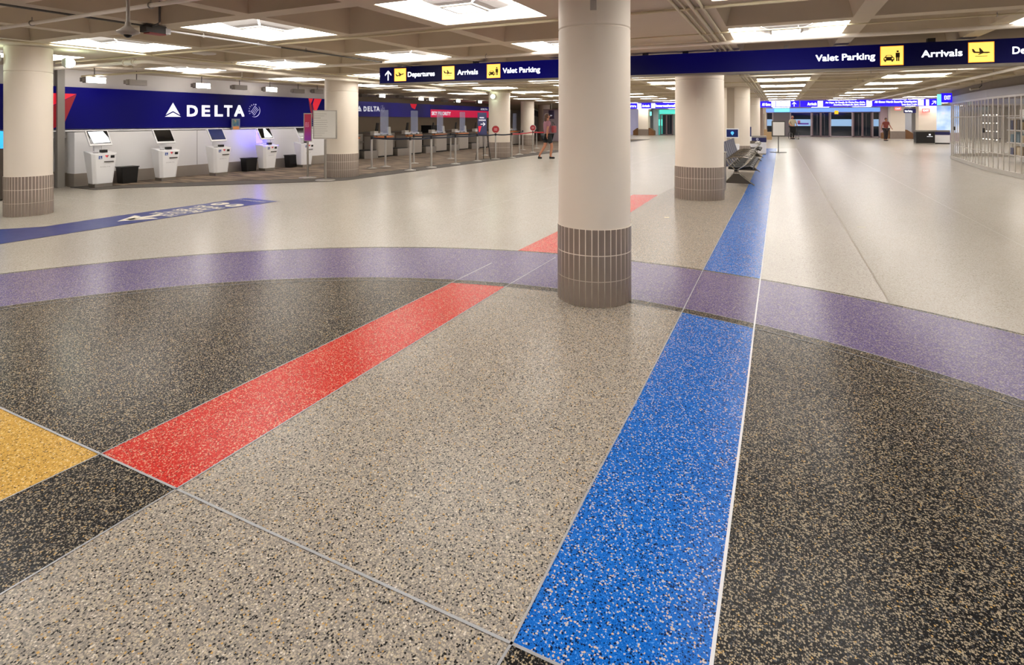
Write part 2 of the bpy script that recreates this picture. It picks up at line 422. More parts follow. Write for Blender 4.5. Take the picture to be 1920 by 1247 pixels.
# recessed light in a coffer: luminous liner, frosted basket, square ring
def make_light(label):
    t = thing('ceiling_light', label, 'ceiling light', (0, 0, 0), 0, 'square coffer lights of the concourse ceiling')
    w = HW - .006; h = .20; q = w - .05
    lb = MB(); a = [(-w, -w), (w, -w), (w, w), (-w, w)]; c = [(-q, -q), (q, -q), (q, q), (-q, q)]
    vs = [(x, y, .005) for x, y in a] + [(x, y, h) for x, y in c]
    lb._add(vs, [(k, (k + 1) % 4, 4 + (k + 1) % 4, 4 + k)[::-1] for k in range(4)] + [(4, 5, 6, 7)[::-1]])
    lb.build('diffuser', M_LENS, t)
    bk = MB(); r0, r1 = .20, .46
    prof = [(r0, .03), (.27, .045), (.36, .09), (r1, .17)]
    for k in range(4):
        rot = Matrix.Rotation(k * PI / 2, 3, 'Z')
        for (ra, za), (rb, zb) in zip(prof, prof[1:]):
            p = [rot @ Vector((-ra + .01, -ra, za)), rot @ Vector((ra - .01, -ra, za)), rot @ Vector((rb - .02, -rb, zb)), rot @ Vector((-rb + .02, -rb, zb))]
            bk._add(p, [(0, 1, 2, 3)])
    bk.build('basket', M_BASKET, t)
    fb = MB()
    for k in range(4):
        rot = Matrix.Rotation(k * PI / 2, 4, 'Z'); s0 = len(fb.v)
        fb.box(0, -.185, .02, .39, .026, .014); fb.xform(rot, s0)
        fb.tube([tuple(rot @ Vector((.2, .2, .03))), tuple(rot @ Vector((.36, .36, .09))), tuple(rot @ Vector((.47, .47, .17)))], .006, 6)
    fb.build('frame', M_FRAMEG, t)
    return t
def light_label(i, cv):
    where = {-8: 'above the kiosk aisle', -6: 'left of the gray conduit', -4: 'right of the gray conduit', -2: 'left of the nearest column', 0: 'right of the nearest column', 2: 'toward the shop grille', 4: 'beyond the closed shop', 6: 'far right beyond the closed shop', 8: 'over the stairs beyond the shop'}[i]
    n = round((cv - (V0 - 4 * DV)) / (2 * DV))
    ords = ['behind the viewpoint', 'above the viewpoint', 'nearest', 'second', 'third', 'fourth', 'fifth', 'sixth', 'seventh', 'eighth', 'ninth', 'tenth', 'eleventh', 'twelfth', 'thirteenth', 'fourteenth', 'fifteenth', 'sixteenth', 'last']
    return f'square coffer light {where}, {ords[min(n, 18)]}' + (' in its row' if n > 1 else '')
proto = None
rows = {}
for j in range(-4, 33, 2):
    for i in [q for q in range(-8, 9, 2) if q < 4 or V0 + j * DV > 31.5]:
        cu, cv = U0 + i * DU, V0 + j * DV
        lab = light_label(i, cv)
        if proto is None:
            proto = make_light(lab); index_kids(); proto.location = (cu, cv, ZC); continue
        dup(proto, (cu, cv, ZC), 0, lab)

# ------------------------------------------------------------------ walls
W_BEIGE = mat('wall_paint_beige', '#c8bcab', .7, noise=.03)
W_WHITE = mat('wall_paint_white', '#e0dcda', .6, noise=.02)
W_BROWN = mat('bulkhead_brown', '#84735e', .7, noise=.08)
def wbox(name, x0, x1, y0, y1, z0, z1, m, label=None):
    return struct(MB().box((x0 + x1) / 2, (y0 + y1) / 2, (z0 + z1) / 2, x1 - x0, y1 - y0, z1 - z0).build(name, m), label)
wbox('wall_back', -27, 17, -6.3, -6.1, 0, ZC, W_BEIGE, 'beige wall behind the viewpoint')
wbox('wall_left', -27.1, -27, -6, 64, 0, ZC, W_BEIGE)
wbox('wall_upper_left', -14.85, -14.66, 5.0, 15.2, 1.1, ZC, W_WHITE, 'white wall behind the first blue airline sign')
wbox('wall_recess', -18.3, -18.1, 15.0, 36, 0, ZC, W_BROWN, 'brown wall behind the check-in counters')
wbox('wall_recess_side', -18.1, -14.66, 14.95, 15.15, 0, ZC, W_BROWN)
wbox('wall_far', -27, 17, 60.0, 60.2, 0, ZC, W_WHITE, 'pale far wall of the concourse')
wbox('wall_right', 16.9, 17, -6, 64, 0, ZC, W_BEIGE)

# kiosk partition (low wall) under the sign
pt = thing('kiosk_partition', 'long low white partition with steel kick plate behind the kiosks', 'partition', (-14.45, 10.9, 0))
pb = MB(); pb.box(0, 0, .765, .30, 8.2, .935)
pb.box(-.52, -3.93, .765, .86, .24, .935)
pb.build('panel', M_WHITE, pt)
sm = MB()
for v in (-3.55, -1.2, 1.2, 3.6): sm.box(.152, v, .765, .004, .008, .93)
sm.build('panel_joint', mat('joint_gray', '#8d8886', .6), pt)
kp = MB(); kp.box(0, 0, .15, .31, 8.22, .295); kp.box(-.52, -3.93, .15, .87, .25, .295); kp.build('kick_plate', M_DSTEEL, pt, 'dark brushed steel kick plate')
gp = thing('metal_post', 'tall gray metal post at the end of the kiosk partition', 'post', (-14.52, 6.62, 0))
MB().box(0, 0, ZC / 2, .12, .14, ZC).build('post_body', mat('gray_post_paint', '#8a857f', .5), gp)
ld = thing('sign_ledge', 'white ledge running under the first blue airline sign', 'ledge', (-14.6, 10.1, 0))
MB().box(0, 0, 1.265, .16, 10.2, .03).build('ledge_board', M_WHITE, ld)

# ------------------------------------------------------------------ airline wall signs
M_NAVYW = pattern_mat('navy_wall_panel', [(.35, '#020130'), (.65, '#03015c')], (.3, .3, .3), 1.2, .6, 1, emit=.5, spec=.15)
M_NAVY2 = pattern_mat('navy_wall_panel_dim', [(.35, '#161050'), (.65, '#221a80')], (.3, .3, .3), 1.2, .5, 1, emit=.25)
M_REDW = mat('widget_red', '#c8102e', .5, emit='#e0102a', estr=.45)
M_REDD = mat('widget_dark_red', '#7c0a1c', .5, emit='#8c0a18', estr=.35)
M_MAG = mat('magenta_red_panel', '#c81848', .5, emit='#d81c4c', estr=.5)
def su(px, u): return atU(px, u)[1]
def sz(px, py, u): return hz(py, atU(px, u)[2])
def wall_sign(name, label, u, v0, v1, z0, z1, m, cat='sign'):
    t = thing(name, label, cat, (u, v0, z0))
    MB().box(0, (v1 - v0) / 2, (z1 - z0) / 2, .06, v1 - v0, z1 - z0).build('panel', m, t)
    return t, wallM((.031, 0, 0), PI / 2)
def skyteam(mb, cx, cy, r, M):
    for k in range(26):
        a = math.radians(-115 + 150 * k / 25); b = math.radians(-115 + 150 * (k + 1) / 25)
        w = .09 * r * math.sin(PI * (k + .5) / 26) + .03 * r
        add_poly(mb, [(cx + (r - w) * math.cos(a), cy + (r - w) * math.sin(a)), (cx + r * math.cos(a), cy + r * math.sin(a)), (cx + r * math.cos(b), cy + r * math.sin(b)), (cx + (r - w) * math.cos(b), cy + (r - w) * math.sin(b))], M)
    for q in range(4):
        dx = (q - 1.5) * .2 * r
        pts = [(cx - .45 * r + dx * .9 + s * .9 * r, cy - dx * .9 + (.42 * r) * math.sin((s - .5) * PI)) for s in [k / 10 for k in range(11)]]
        w = .055 * r
        for a, b in zip(pts, pts[1:]): add_poly(mb, [(a[0], a[1] - w), (b[0], b[1] - w), (b[0], b[1] + w), (a[0], a[1] + w)], M)
    for k, chh in enumerate('SKYTEAM'):
        a = math.radians(205 - 21 * k); vs, fs = text_mesh(chh, .02)
        R = Matrix.Translation((cx + r * .97 * math.cos(a), cy + r * .97 * math.sin(a), .002)) @ Matrix.Rotation(a - PI / 2, 4, 'Z') @ Matrix.Scale(r * .3, 4) @ Matrix.Translation((-.35, -.36, 0))
        mb._add([M @ R @ Vector(v) for v in vs], fs)
def delta_tri(mb, x0, x1, y0, y1, M):
    xm = (x0 + x1) / 2; h = y1 - y0; w = x1 - x0
    # upper chevron and lower wing of the triangle
    add_poly(mb, [(xm, y1), (xm - w * .44, y0 + h * .13), (xm, y0 + h * .40)], M); add_poly(mb, [(xm, y1), (xm, y0 + h * .40), (xm + w * .44, y0 + h * .13)], M)
    add_poly(mb, [(xm, y0 + h * .31), (x0, y0), (xm, y0)], M); add_poly(mb, [(xm, y0 + h * .31), (xm, y0), (x1, y0)], M)

SU = -14.55
t, M = wall_sign('airline_wall_sign', 'long blue airline wall sign above the white kiosk partition', SU, 5.0, 15.05, 1.31, 2.265, M_NAVYW)
y_ = lambda px: su(px, SU) - 5.0
lt = MB()
delta_tri(lt, y_(307.5), y_(338), sz(322, 219, SU) - 1.31, sz(322, 192.5, SU) - 1.31, M)
for chh, a, b in (('D', 350, 368.5), ('E', 378, 391.5), ('L', 402, 415.5), ('T', 419.5, 433.5), ('A', 438.5, 456)):
    add_text(lt, chh, y_(a), y_(b), sz((a + b) / 2, 217.6, SU) - 1.31, sz((a + b) / 2, 197, SU) - 1.31, M, bold=.035)
lt.build('lettering', M_PAINTW, t, 'white airline name and triangle mark')
lt = MB(); skyteam(lt, (y_(466) + y_(486)) / 2, sz(476, 207.5, SU) - 1.31, .20, M); lt.build('emblem', mat('pale_emblem', '#c8c8e8', .5, emit='#c8c8e8', estr=.3), t, 'round white alliance emblem')
lt = MB()
add_poly(lt, [(y_(96), .80), (y_(142), .80), (y_(119.5), .66), (y_(96), .52)], M)
z = lambda py, px: sz(px, py, SU) - 1.31
add_poly(lt, [(y_(588), .95), (y_(602), .95), (y_(590), z(213, 590)), (y_(585), z(196, 585))], M)
add_poly(lt, [(y_(577), .95), (y_(586), .95), (y_(581), z(196, 583)), (y_(580), z(192, 580))], M)
lt.build('bright_red_facets', M_REDW, t, 'bright red facets of the triangular mark')
lt = MB(); add_poly(lt, [(y_(142), .79), (y_(119.5), .14), (y_(119.5), .65)], M); add_poly(lt, [(y_(119.5), .14), (y_(96), -.0), (y_(96), .51), (y_(119.5), .65)], M); lt.build('dark_red_facets', M_REDD, t, 'dark red facets at the left end'); lt = MB()
add_poly(lt, [(y_(577), .94), (y_(583), z(196, 583)), (y_(585), z(224, 585)), (y_(580), z(205, 580))], M)
add_poly(lt, [(y_(590), z(213, 590)), (y_(585), z(224, 585)), (y_(585), z(197, 585))], M)
lt.build('dark_red_facets', M_REDD, t, 'dark red facets at the right end')
su2 = MB()
SB = -18.06
t, M = wall_sign('airline_wall_sign', 'blue airline sign above the check-in counters, left half', SB, su(640, SB), su(806, SB), 1.69, 2.42, M_NAVY2)
b0v = su(640, SB); y_ = lambda px: su(px, SB) - b0v; zz = lambda px, py: sz(px, py, SB) - 1.69
lt = MB(); delta_tri(lt, y_(668), y_(677.5), zz(675, 208.5), zz(675, 198), M)
for chh, a, b in (('D', 681, 686), ('E', 688.5, 692.3), ('L', 694.5, 698.3), ('T', 699.5, 704.5), ('A', 705, 710.5)):
    add_text(lt, chh, y_(a), y_(b), zz(a, 208.3), zz(a, 199.3), M, bold=.035)
lt.build('lettering', M_PAINTW, t)
lt = MB(); skyteam(lt, y_(716), zz(716, 204), .17, M); lt.build('emblem', MATS['pale_emblem'], t)
lt = MB(); add_poly(lt, [(y_(768), .72), (y_(781), .72), (y_(777), zz(777, 205)), (y_(771), zz(771, 202))], M); lt.build('red_facets', M_REDW, t)
t, M = wall_sign('airline_wall_sign', 'blue and magenta priority sign above the far check-in counters', SB, su(806, SB) + .02, 34.5, 1.69, 2.42, M_NAVY2)
b0v = su(806, SB) + .02; y_ = lambda px: su(px, SB) - b0v
lt = MB(); add_poly(lt, [(0, .0), (34.5 - b0v, .0), (34.5 - b0v, .45), (0, .45)], M, lift=.001); lt.build('magenta_band', M_MAG, t, 'magenta red band across the lower half')
lt = MB(); add_text(lt, 'SKY PRIORITY', y_(808.5), y_(844), .13, .34, M, bold=.03, lift=.004); lt.build('lettering', M_PAINTW, t); lt = MB(); add_text(lt, 'DELTA', y_(903), y_(913), .52, .64, M, lift=.004)
delta_tri(lt, y_(900.5), y_(902.5), .52, .66, M); lt.build('lettering', M_PAINTW, t)

# ------------------------------------------------------------------ columns
def column(px, pybase, pw, label, tile_n, lampy=False, seam=True, boxz=None, fixed=None, tops=ZC, double=False):
    if fixed: u, v, r = fixed
    else:
        Zf = EYE * FP / (pybase - HY); ang = math.atan((px - CX) / FP)
        r = .35
        for _ in range(12):
            Zc = Zf + r * math.cos(ang) * .98
            r = pw / 2 / FP * Zc * math.cos(ang)
        u, v = ray(px)[0] * Zc, ray(px)[1] * Zc
    t = thing('column', label, 'column', (u, v, 0), 0, None, 'thing')
    rs = r * .975
    MB().lathe([(rs, .60), (rs, 1.2), (rs, 1.9), (rs, 2.256), (rs, 2.262), (rs - .008, 2.266), (rs - .008, 2.274), (rs, 2.278), (rs, 2.284), (rs, 2.45), (rs, tops - .004)], n=64).build('shaft', M_COL, t)
    gb = MB().lathe([(rs + .002, 0), (r - .0012, 0.0), (r - .0012, .622), (rs - .01, .622)], n=64)
    gb.build('grout_bed', M_GROUT, t)
    tb = MB(); hh = .622 / 3
    for k in range(tile_n):
        a0 = 2 * PI * k / tile_n; g = .0036 / r
        for q in range(3):
            z0 = q * hh + .0035; z1 = (q + 1) * hh - .0035
            if q == 2: z1 = .622
            vs = []
            for a in (a0 + g, a0 + PI / tile_n, a0 + 2 * PI / tile_n - g):
                for z in (z0, z1): vs.append((r * math.cos(a), r * math.sin(a), z))
            tb._add(vs, [(0, 2, 3, 1), (2, 4, 5, 3)])
    tb.build('tile_base', M_TILE, t, 'brown tile wainscot of upright tiles')
    return t, u, v, r
cA, uA, vA, rA = column(1114, 577.5, 138, 'nearest round column, standing on the ring between red and blue stripes', 38)
eb = MB().box(0, 0, 0, .05, .02, .13); an = math.atan2(-vA, -uA) - .02
eb.xform(Matrix.Translation((math.cos(an) * rA * .99, math.sin(an) * rA * .99, 2.45)) @ Matrix.Rotation(an + PI / 2, 4, 'Z')); eb.build('alarm_box', mat('box_gray', '#b4aca4', .4), cA, 'small gray alarm box near the top')
cB, uB, vB, rB = column(1311, 377, 94, 'thick round column beside the row of black seats', 54)
an = math.atan2(-vB, -uB) + .03
eb = MB().box(0, 0, 0, .12, .012, .16); eb.xform(Matrix.Translation((math.cos(an) * rB * .985, math.sin(an) * rB * .985, hz(194, 10.6))) @ Matrix.Rotation(an + PI / 2, 4, 'Z')); eb.build('access_plate', M_COL, cB)
cC, uC, vC, rC = column(54, 406, 96, 'round column with floodlights at the left edge, beside the blue floor decal', 46)
cD, uD, vD, rD = column(640.5, 333.5, 65, 'round column behind the paper notice board', 54)
cE, uE, vE, rE = column(936.5, 296.3, 41, 'round column behind the easel sign in the check-in queue', 54)
cF, uF, vF, rF = column(0, 0, 0, 'column with two vertical seams behind the first row of seats', 56, fixed=(-1.45, 21.0, .51))
js = MB().box(-.10, -.51, 1.6, .24, .03, 2.06); js.build('joint_strip', mat('joint_strip_paint', '#b3a695', .6), cF, 'recessed flat strip between the seams')
column(0, 0, 0, 'farther column between the kiosk and the recycling bin', 46, fixed=(-1.35, 30.0, .46))
column(0, 0, 0, 'yellowish column at the far end of the check-in counters', 46, fixed=(*G(989, 272), .42))
column(0, 0, 0, 'distant pale column behind the red belt barrier', 46, fixed=(*atV(1020, 38)[:2], .45))
def floodlight(parent, dx, dy, dz, aim):
    f = MB(); f.tube([(0, 0, 0), tuple(Vector(aim) * .05)], [.05, .09], 16); f.xform(Matrix.Translation((dx, dy, dz))); o = f.build('floodlight', mat('flood_housing', '#b9bfb6', .4), parent)
    e = MB(); e.ball((dx + aim[0] * .10, dy + aim[1] * .10, dz + aim[2] * .10), .08, .08, .08, 14); e.build('bulb', mat('flood_bulb', '#f4fff4', .3, emit='#e6ffe8', estr=20), o, 'glowing round bulb')
for col_, u_, v_, r_ in ((cC, uC, vC, rC),):
    a = math.atan2(-v_, -u_) - PI / 2          # direction of picture-right from the column
    right = Vector((math.cos(a), math.sin(a), 0))
    if right.x * CT + right.y * ST < 0: right = -right
    floodlight(col_, right.x * (r_ + .10), right.y * (r_ + .10), 2.46, (right.x, right.y, 0))
    floodlight(col_, -right.x * (r_ + .02), -right.y * (r_ + .02), 2.48, (-right.x, -right.y, 0))
a = math.atan2(-vE, -uE) - .5
floodlight(cE, math.cos(a) * (rE + .02), math.sin(a) * (rE + .02), 2.46, (math.cos(a), math.sin(a), 0))

# square far columns with tile base and wooden bench round the foot
M_WOOD = mat('bench_wood', '#7b5430', .5, noise=.15)
def square_column(u, v, w, label, bench=True, sign=False):
    t = thing('column', label, 'column', (u, v, 0), 0, None, 'thing')
    MB().box(0, 0, ZC / 2 + .3, w, w, ZC - .61).build('shaft', M_COL, t)
    MB().box(0, 0, .31, w + .03, w + .03, .62).build('tile_base', M_TILE, t)
    if bench:
        for sg, sn in ((-1, 'left'), (1, 'right')):
            a, b_ = w / 2 + .03, w / 2 + .55; mb = MB(); hw_ = w * .42
            pr = [(a, 0), (b_, 0), (b_, .45), (a + .12, .74), (a, .74)]
            vs = [(sg * x, -hw_, z) for x, z in pr] + [(sg * x, hw_, z) for x, z in pr]; n = len(pr)
            mb._add(vs, [list(range(n)), list(range(n, 2 * n))[::-1]] + [(k, n + k, n + (k + 1) % n, (k + 1) % n) for k in range(n)])
            b = mb.build('side_bench', M_WOOD); b.location = (u, v, 0)
            tag(b, 'wooden ' + sn + ' bench of the ' + label, 'bench', 'wooden benches beside the far columns')
    return t
p = G(1208, 253.5); square_column(p[0], p[1], 1.0, 'far square column left of the near thick column')
p = G(1681, 260); square_column(p[0], p[1], 1.0, 'far square column right of the glass doors')
p = atV(1736, 47); square_column(p[0], p[1], 1.0, 'far square column behind the black and blue bins', bench=False)
bs = MB(); p = atV(1456, 52); 

# ------------------------------------------------------------------ long hanging sign
E0 = (-7.67, 9.28); E1 = (5.2, 9.846)
sdir = Vector((E1[0] - E0[0], E1[1] - E0[1], 0)); SL = sdir.length; sang = math.atan2(sdir.y, sdir.x)
def sS(px):                                     # distance along the sign seen at a picture column
    d = ray(px); dx, dy = sdir.x / SL, sdir.y / SL
    det = dx * (-d[1]) + d[0] * dy
    return ((0 - E0[0]) * (-d[1]) + d[0] * (0 - E0[1])) / det
z0s, z1s = 2.29, 2.625
hs = thing('hanging_sign', 'long navy illuminated wayfinding sign hanging across the concourse', 'sign', (E0[0], E0[1], z0s), sang)
H_ = z1s - z0s
MB().box(SL / 2, .12, H_ / 2, SL, .24, H_).build('panel', pattern_mat('navy_sign_face', [(.3, '#01010c'), (.7, '#030250')], (.35, .3, .3), 1.3, .55, 0, emit=.6, spec=.15), hs)
MB().box(SL / 2, .12, -.016, SL, .25, .03).build('bottom_rail', mat('sign_bottom_rail', '#7c746a', .4, .2), hs, 'gray metal rail along the bottom')
M = wallM((0, 0, 0), 0)
def icon(px0, px1, kind):
    yl = MB(); ye = MB(); gl = MB()
    a, b = sS(px0), sS(px1); w = b - a; y0 = H_ * .12; y1 = H_ * .88
    if px0 > 1100: y0, y1 = H_ * .08, H_ * .88
    e = .008
    add_poly(ye, [(a - e, y0 - e), (b + e, y0 - e), (b + e, y1 + e), (a - e, y1 + e)], M, lift=.002)
    add_poly(yl, [(a, y0), (b, y0), (b, y1), (a, y1)], M, lift=.004)
    cx, cy, s = (a + b) / 2, (y0 + y1) / 2, w * .42
    L_ = .006
    if kind in ('dep', 'arr'):
        ang = .25 if kind == 'dep' else -.06
        R = Matrix.Rotation(ang, 4, 'Z')
        def pl(pts): add_poly(gl, [((R @ Vector((x, y, 0))).x * s + cx, (R @ Vector((x, y, 0))).y * s + cy) for x, y in pts], M, lift=L_)
        pl([(-.85, .05), (.75, .05), (.9, -.03), (.6, -.12), (-.7, -.12)])           # fuselage
        pl([(-.85, .05), (-.92, .38), (-.78, .38), (-.55, .05)])                      # tail
        pl([(-.15, .02), (.25, .02), (-.12, .5), (-.26, .5)]); pl([(-.1, -.1), (.25, -.1), (-.2, -.32), (-.32, -.32)])
        if kind == 'arr': add_poly(gl, [(cx - s * .6, cy - s * .52), (cx + s * .6, cy - s * .52), (cx + s * .6, cy - s * .46), (cx - s * .6, cy - s * .46)], M, lift=L_)
    else:
        def pl(pts): add_poly(gl, [(x * s + cx, y * s + cy) for x, y in pts], M, lift=L_)
        pl([(-.9, -.62), (.25, -.62), (.25, -.3), (.1, -.15), (-.05, .08), (-.6, .08), (-.75, -.15), (-.9, -.3)])
        pl([(-.8, -.78), (-.62, -.78), (-.62, -.6), (-.8, -.6)]); pl([(-.05, -.78), (.13, -.78), (.13, -.6), (-.05, -.6)])
        pl([(.40, .35), (.85, .35), (.85, -.25), (.40, -.25)]); pl([(.46, -.25), (.60, -.25), (.60, -.72), (.46, -.72)]); pl([(.66, -.25), (.80, -.25), (.80, -.72), (.66, -.72)])
        pl([(.62 + .13 * math.cos(2 * PI * k / 10), .52 + .13 * math.sin(2 * PI * k / 10)) for k in range(10)])
        wlp = [(-.52, 0.02), (-.12, 0.02), (-.02, -.15), (-.64, -.15)]
        add_poly(yl, [(x * s + cx, y * s + cy) for x, y in wlp], M, lift=L_ + .002)
        for hx in (-.72, .07): add_poly(yl, [((hx + .1 * math.cos(2 * PI * k / 8)) * s + cx, (-.38 + .1 * math.sin(2 * PI * k / 8)) * s + cy) for k in range(8)], M, lift=L_ + .002)
    ip = yl.build('icon_panel', M_YLIT, hs, 'glowing yellow pictogram square'); ye.build('glow_edge', M_YEDGE, ip); gl.build('pictogram', M_GLYPH, ip)
def word(parent, s, x0, x1, y0, y1, M, m, bold=.02, lift=.004):
    mb = MB(); add_text(mb, s, x0, x1, y0, y1, M, bold=bold, lift=lift); return mb.build('lettering', m, parent)
def arrow(mb, cx, cy, s, ang, M, lift=.004):
    R = Matrix.Rotation(ang, 4, 'Z')
    for pts in ([(-.12, -1), (.12, -1), (.12, .7), (-.12, .7)], [(0, 1), (-.75, .25), (-.75, -.08), (0, .66)], [(0, 1), (0, .66), (.75, -.08), (.75, .25)]):
        add_poly(mb, [((R @ Vector((x, y, 0))).x * s + cx, (R @ Vector((x, y, 0))).y * s + cy) for x, y in pts], M, lift=lift)
am = MB(); arrow(am, sS(728), H_ * .48, .105, 0, M); am.build('arrow', M_LIT, hs, 'glowing white arrow pointing up')
icon(740, 761, 'dep'); icon(829.5, 851.5, 'arr'); icon(913.5, 937.5, 'car')
c0, c1 = H_ * .36, H_ * .66
word(hs, 'Departures', sS(765), sS(815), c0, c1, M, M_LIT)
word(hs, 'Arrivals', sS(858), sS(896), c0, c1, M, M_LIT)
word(hs, 'Valet Parking', sS(943), sS(1012.5), c0, c1, M, M_LIT)
word(hs, 'Valet Parking', sS(1529.5), sS(1640.5), c0, c1, M, M_LIT)
icon(1651.5, 1693, 'car'); icon(1816.5, 1863, 'arr')
word(hs, 'Arrivals', sS(1728), sS(1804), c0, c1, M, M_LIT)
dw = (sS(815) - sS(765)) * 1.0
word(hs, 'Departures', sS(1898.5), sS(1898.5) + dw * .86, c0, c1, M, M_LIT)
for px in (743, 887, 1208, 1284, 1475, 1750):
    MB().box(sS(px), .12, H_ + .03, .09 if px not in (743, 1475) else .06, .09, .07).build('hanger_bracket', mat('hanger_black', '#2a2826', .5) if px not in (743, 1475) else M_STEEL, hs)
# far hanging sign line
M_FNAVY = mat('violet_blue_sign_face', '#2408d8', .4, emit='#2a10f0', estr=.9)
VF = 35.5
def fx(px): return atV(px, VF)[0]
def far_sign(px0, px1, label, items):
    x0, x1 = fx(px0), fx(px1)
    t = thing('hanging_sign', label, 'sign', (x0, VF, 2.27), 0, 'bright blue signs hung across the far concourse')
    MB().box((x1 - x0) / 2, .1, .18, x1 - x0, .2, .36).build('panel', M_FNAVY, t)
    M = wallM((0, 0, 0), 0)
    for it in items:
        w = MB()
        a, b = fx(it[1]) - x0, fx(it[2]) - x0
        if it[0] == 'box': add_poly(w, [(a, .03), (b, .03), (b, .33), (a, .33)], M, lift=.003)
        elif it[0] == 'up': arrow(w, (a + b) / 2, .17, .13, 0, M)
        elif it[0] == 'ur': arrow(w, (a + b) / 2, .17, .13, -PI / 4, M)
        else: add_text(w, it[0], a, b, it[3] if len(it) > 3 else .10, it[4] if len(it) > 4 else .26, M, bold=.03, lift=.003)
        w.build({'box': 'white_square', 'up': 'arrow', 'ur': 'arrow'}.get(it[0], 'lettering'), M_LIT, t)
    for f in (.2, .8): MB().box((x1 - x0) * f, .1, .4, .05, .05, .1).build('hanger_bracket', M_STEEL, t)
far_sign(1150, 1330, 'far violet-blue sign between the nearest column and the thick column', [('Tram', 1160, 1192), ('box', 1195, 1202.5), ('Arrivals', 1204, 1218), ('box', 1221, 1228.5), ('International Arrivals', 1230, 1290)])
far_sign(1421, 1498.5, 'far violet-blue sign with four white squares and an up arrow', [('All Gates', 1429, 1445), ('box', 1446.5, 1454), ('box', 1455, 1463.5), ('box', 1464.5, 1473.5), ('box', 1474.5, 1482), ('up', 1485, 1493)])
far_sign(1500.5, 1757, 'far violet-blue sign listing airlines and the security checkpoint', [('Arrivals', 1514, 1531), ('box', 1533, 1543), ('Aer Lingus, Air Canada, Air Choice One, Alaska,', 1548, 1622, .20, .29), ('American, Boutique Air, Spirit, United', 1563, 1622, .07, .16),
          ('box', 1624.5, 1635), ('All Gates: North Security Checkpoint', 1640, 1719, .19, .30), ('Less than 2 min', 1691, 1719, .05, .14), ('box', 1721, 1732), ('box', 1736, 1742), ('ur', 1746, 1756)])

# ------------------------------------------------------------------ pipes and conduits
def pipe(name, pts, r, m, label, cat='pipe', hangers=(), n=12):
    t = thing(name, label, cat, pts[0])
    o = Vector(pts[0])
    MB().tube([tuple(Vector(p) - o) for p in pts], r, n).build('run', m, t)
    for h in hangers:
        hb = MB(); q = Vector(h) - o
        hb.tube([(q.x, q.y, q.z + r), (q.x, q.y, ZC - o.z)], .006, 6); 
        hb.tube([(q.x + math.cos(a) * .001, q.y + (r + .008) * math.cos(a), q.z + (r + .008) * math.sin(a)) for a in [k * PI / 6 for k in range(13)]], .006, 6)
        hb.build('hanger', M_STEEL, t)
    return t
pipe('pipe', [(-14, 3.2, 2.6), (-1, 3.2, 2.6)], .021, M_PIPEW, 'white pipe crossing the top left corner in front of the coffer lights', hangers=[(-5.4, 3.2, 2.6), (-7.6, 3.2, 2.6)])
pipe('conduit', [(-13, 5.86, 2.645), (7, 5.86, 2.645)], .016, M_PIPE, 'thin cream conduit along the far edge of the nearest lights', 'conduit')
pipe('pipe', [(-13, 8.4, 2.615), (7, 8.4, 2.615)], .027, M_PIPEW, 'cream pipe running just in front of the long hanging sign', hangers=[(-4.6, 8.4, 2.615), (-3.0, 8.4, 2.615), (3.4, 8.4, 2.615), (-9.3, 8.4, 2.615)])
pipe('conduit', [(-2, 7.62, 2.64), (7, 7.62, 2.64)], .010, M_PIPE, 'slim conduit under the light right of the nearest column', 'conduit', hangers=[(0.2, 7.62, 2.64), (2.1, 7.62, 2.64)])
for q, (u, r, w) in enumerate(((-.95, .016, 'first'), (-.88, .010, 'second'), (-.80, .020, 'third, thickest'), (-.71, .016, 'fourth'))):
    pipe('conduit', [(u, -2, 2.652 - r * .3), (u, 50, 2.652 - r * .3)], r, M_PIPE, f'{w} of four cream conduits running away along the slab right of the nearest column', 'conduit')
pipe('conduit', [(-6.87, -2, 2.64), (-6.87, 4.0, 2.64)], .012, M_COND, 'dark conduit leading to the red and black junction box', 'conduit')
pipe('conduit', [(-6.87, 4.25, 2.62), (-6.87, 6.0, 2.62)], .013, mat('bright_conduit', '#d8d8da', .3, .3), 'bright white conduit from the junction box past the light', 'conduit', hangers=[(-6.87, 4.75, 2.62), (-6.87, 5.6, 2.62)])
pipe('conduit', [(-6.87, 6.0, 2.62), (-6.87, 13.0, 2.62)], .013, M_COND, 'dark conduit continuing from the bright conduit toward the sign end', 'conduit', hangers=[(-6.87, 6.5, 2.62)])
pipe('conduit', [(-9.83, -2, 2.63), (-9.83, 34, 2.63)], .016, M_PIPE, 'cream conduit running past the top of the floodlit column', 'conduit', hangers=[(-9.83, 5.0, 2.63), (-9.83, 7.4, 2.63)])
pipe('pipe', [(-14.5, 5.9, 2.55), (-10.2, 5.9, 2.55), (-10.08, 5.94, 2.55), (-10.05, 6.1, 2.55), (-10.05, 18.3, 2.55)], .035, M_PIPEW, 'thick white pipe turning a corner beside the floodlit column', hangers=[(-10.05, 8.3, 2.55), (-10.05, 9.6, 2.55), (-10.05, 13, 2.55), (-10.05, 17, 2.55)])
cpl = MB().tube([(0, 0, 0), (.34, 0, 0)], .05, 14).tube([(.03, 0, 0), (.06, 0, 0)], .068, 14).tube([(.28, 0, 0), (.31, 0, 0)], .068, 14).build('pipe_coupling', M_PIPEW); cpl.location = (-10.75, 5.9, 2.55); tag(cpl, 'bolted white coupling at the corner of the thick white pipe', 'pipe fitting')
pipe('pipe', [(-14.2, 6.9, 2.50), (-11.8, 6.9, 2.50), (-11.6, 7.1, 2.50), (-11.6, 14.2, 2.50)], .022, M_PIPE, 'yellowish pipe over the kiosks, bent near the wall', hangers=[(-11.6, 9, 2.5), (-11.6, 12, 2.5)])
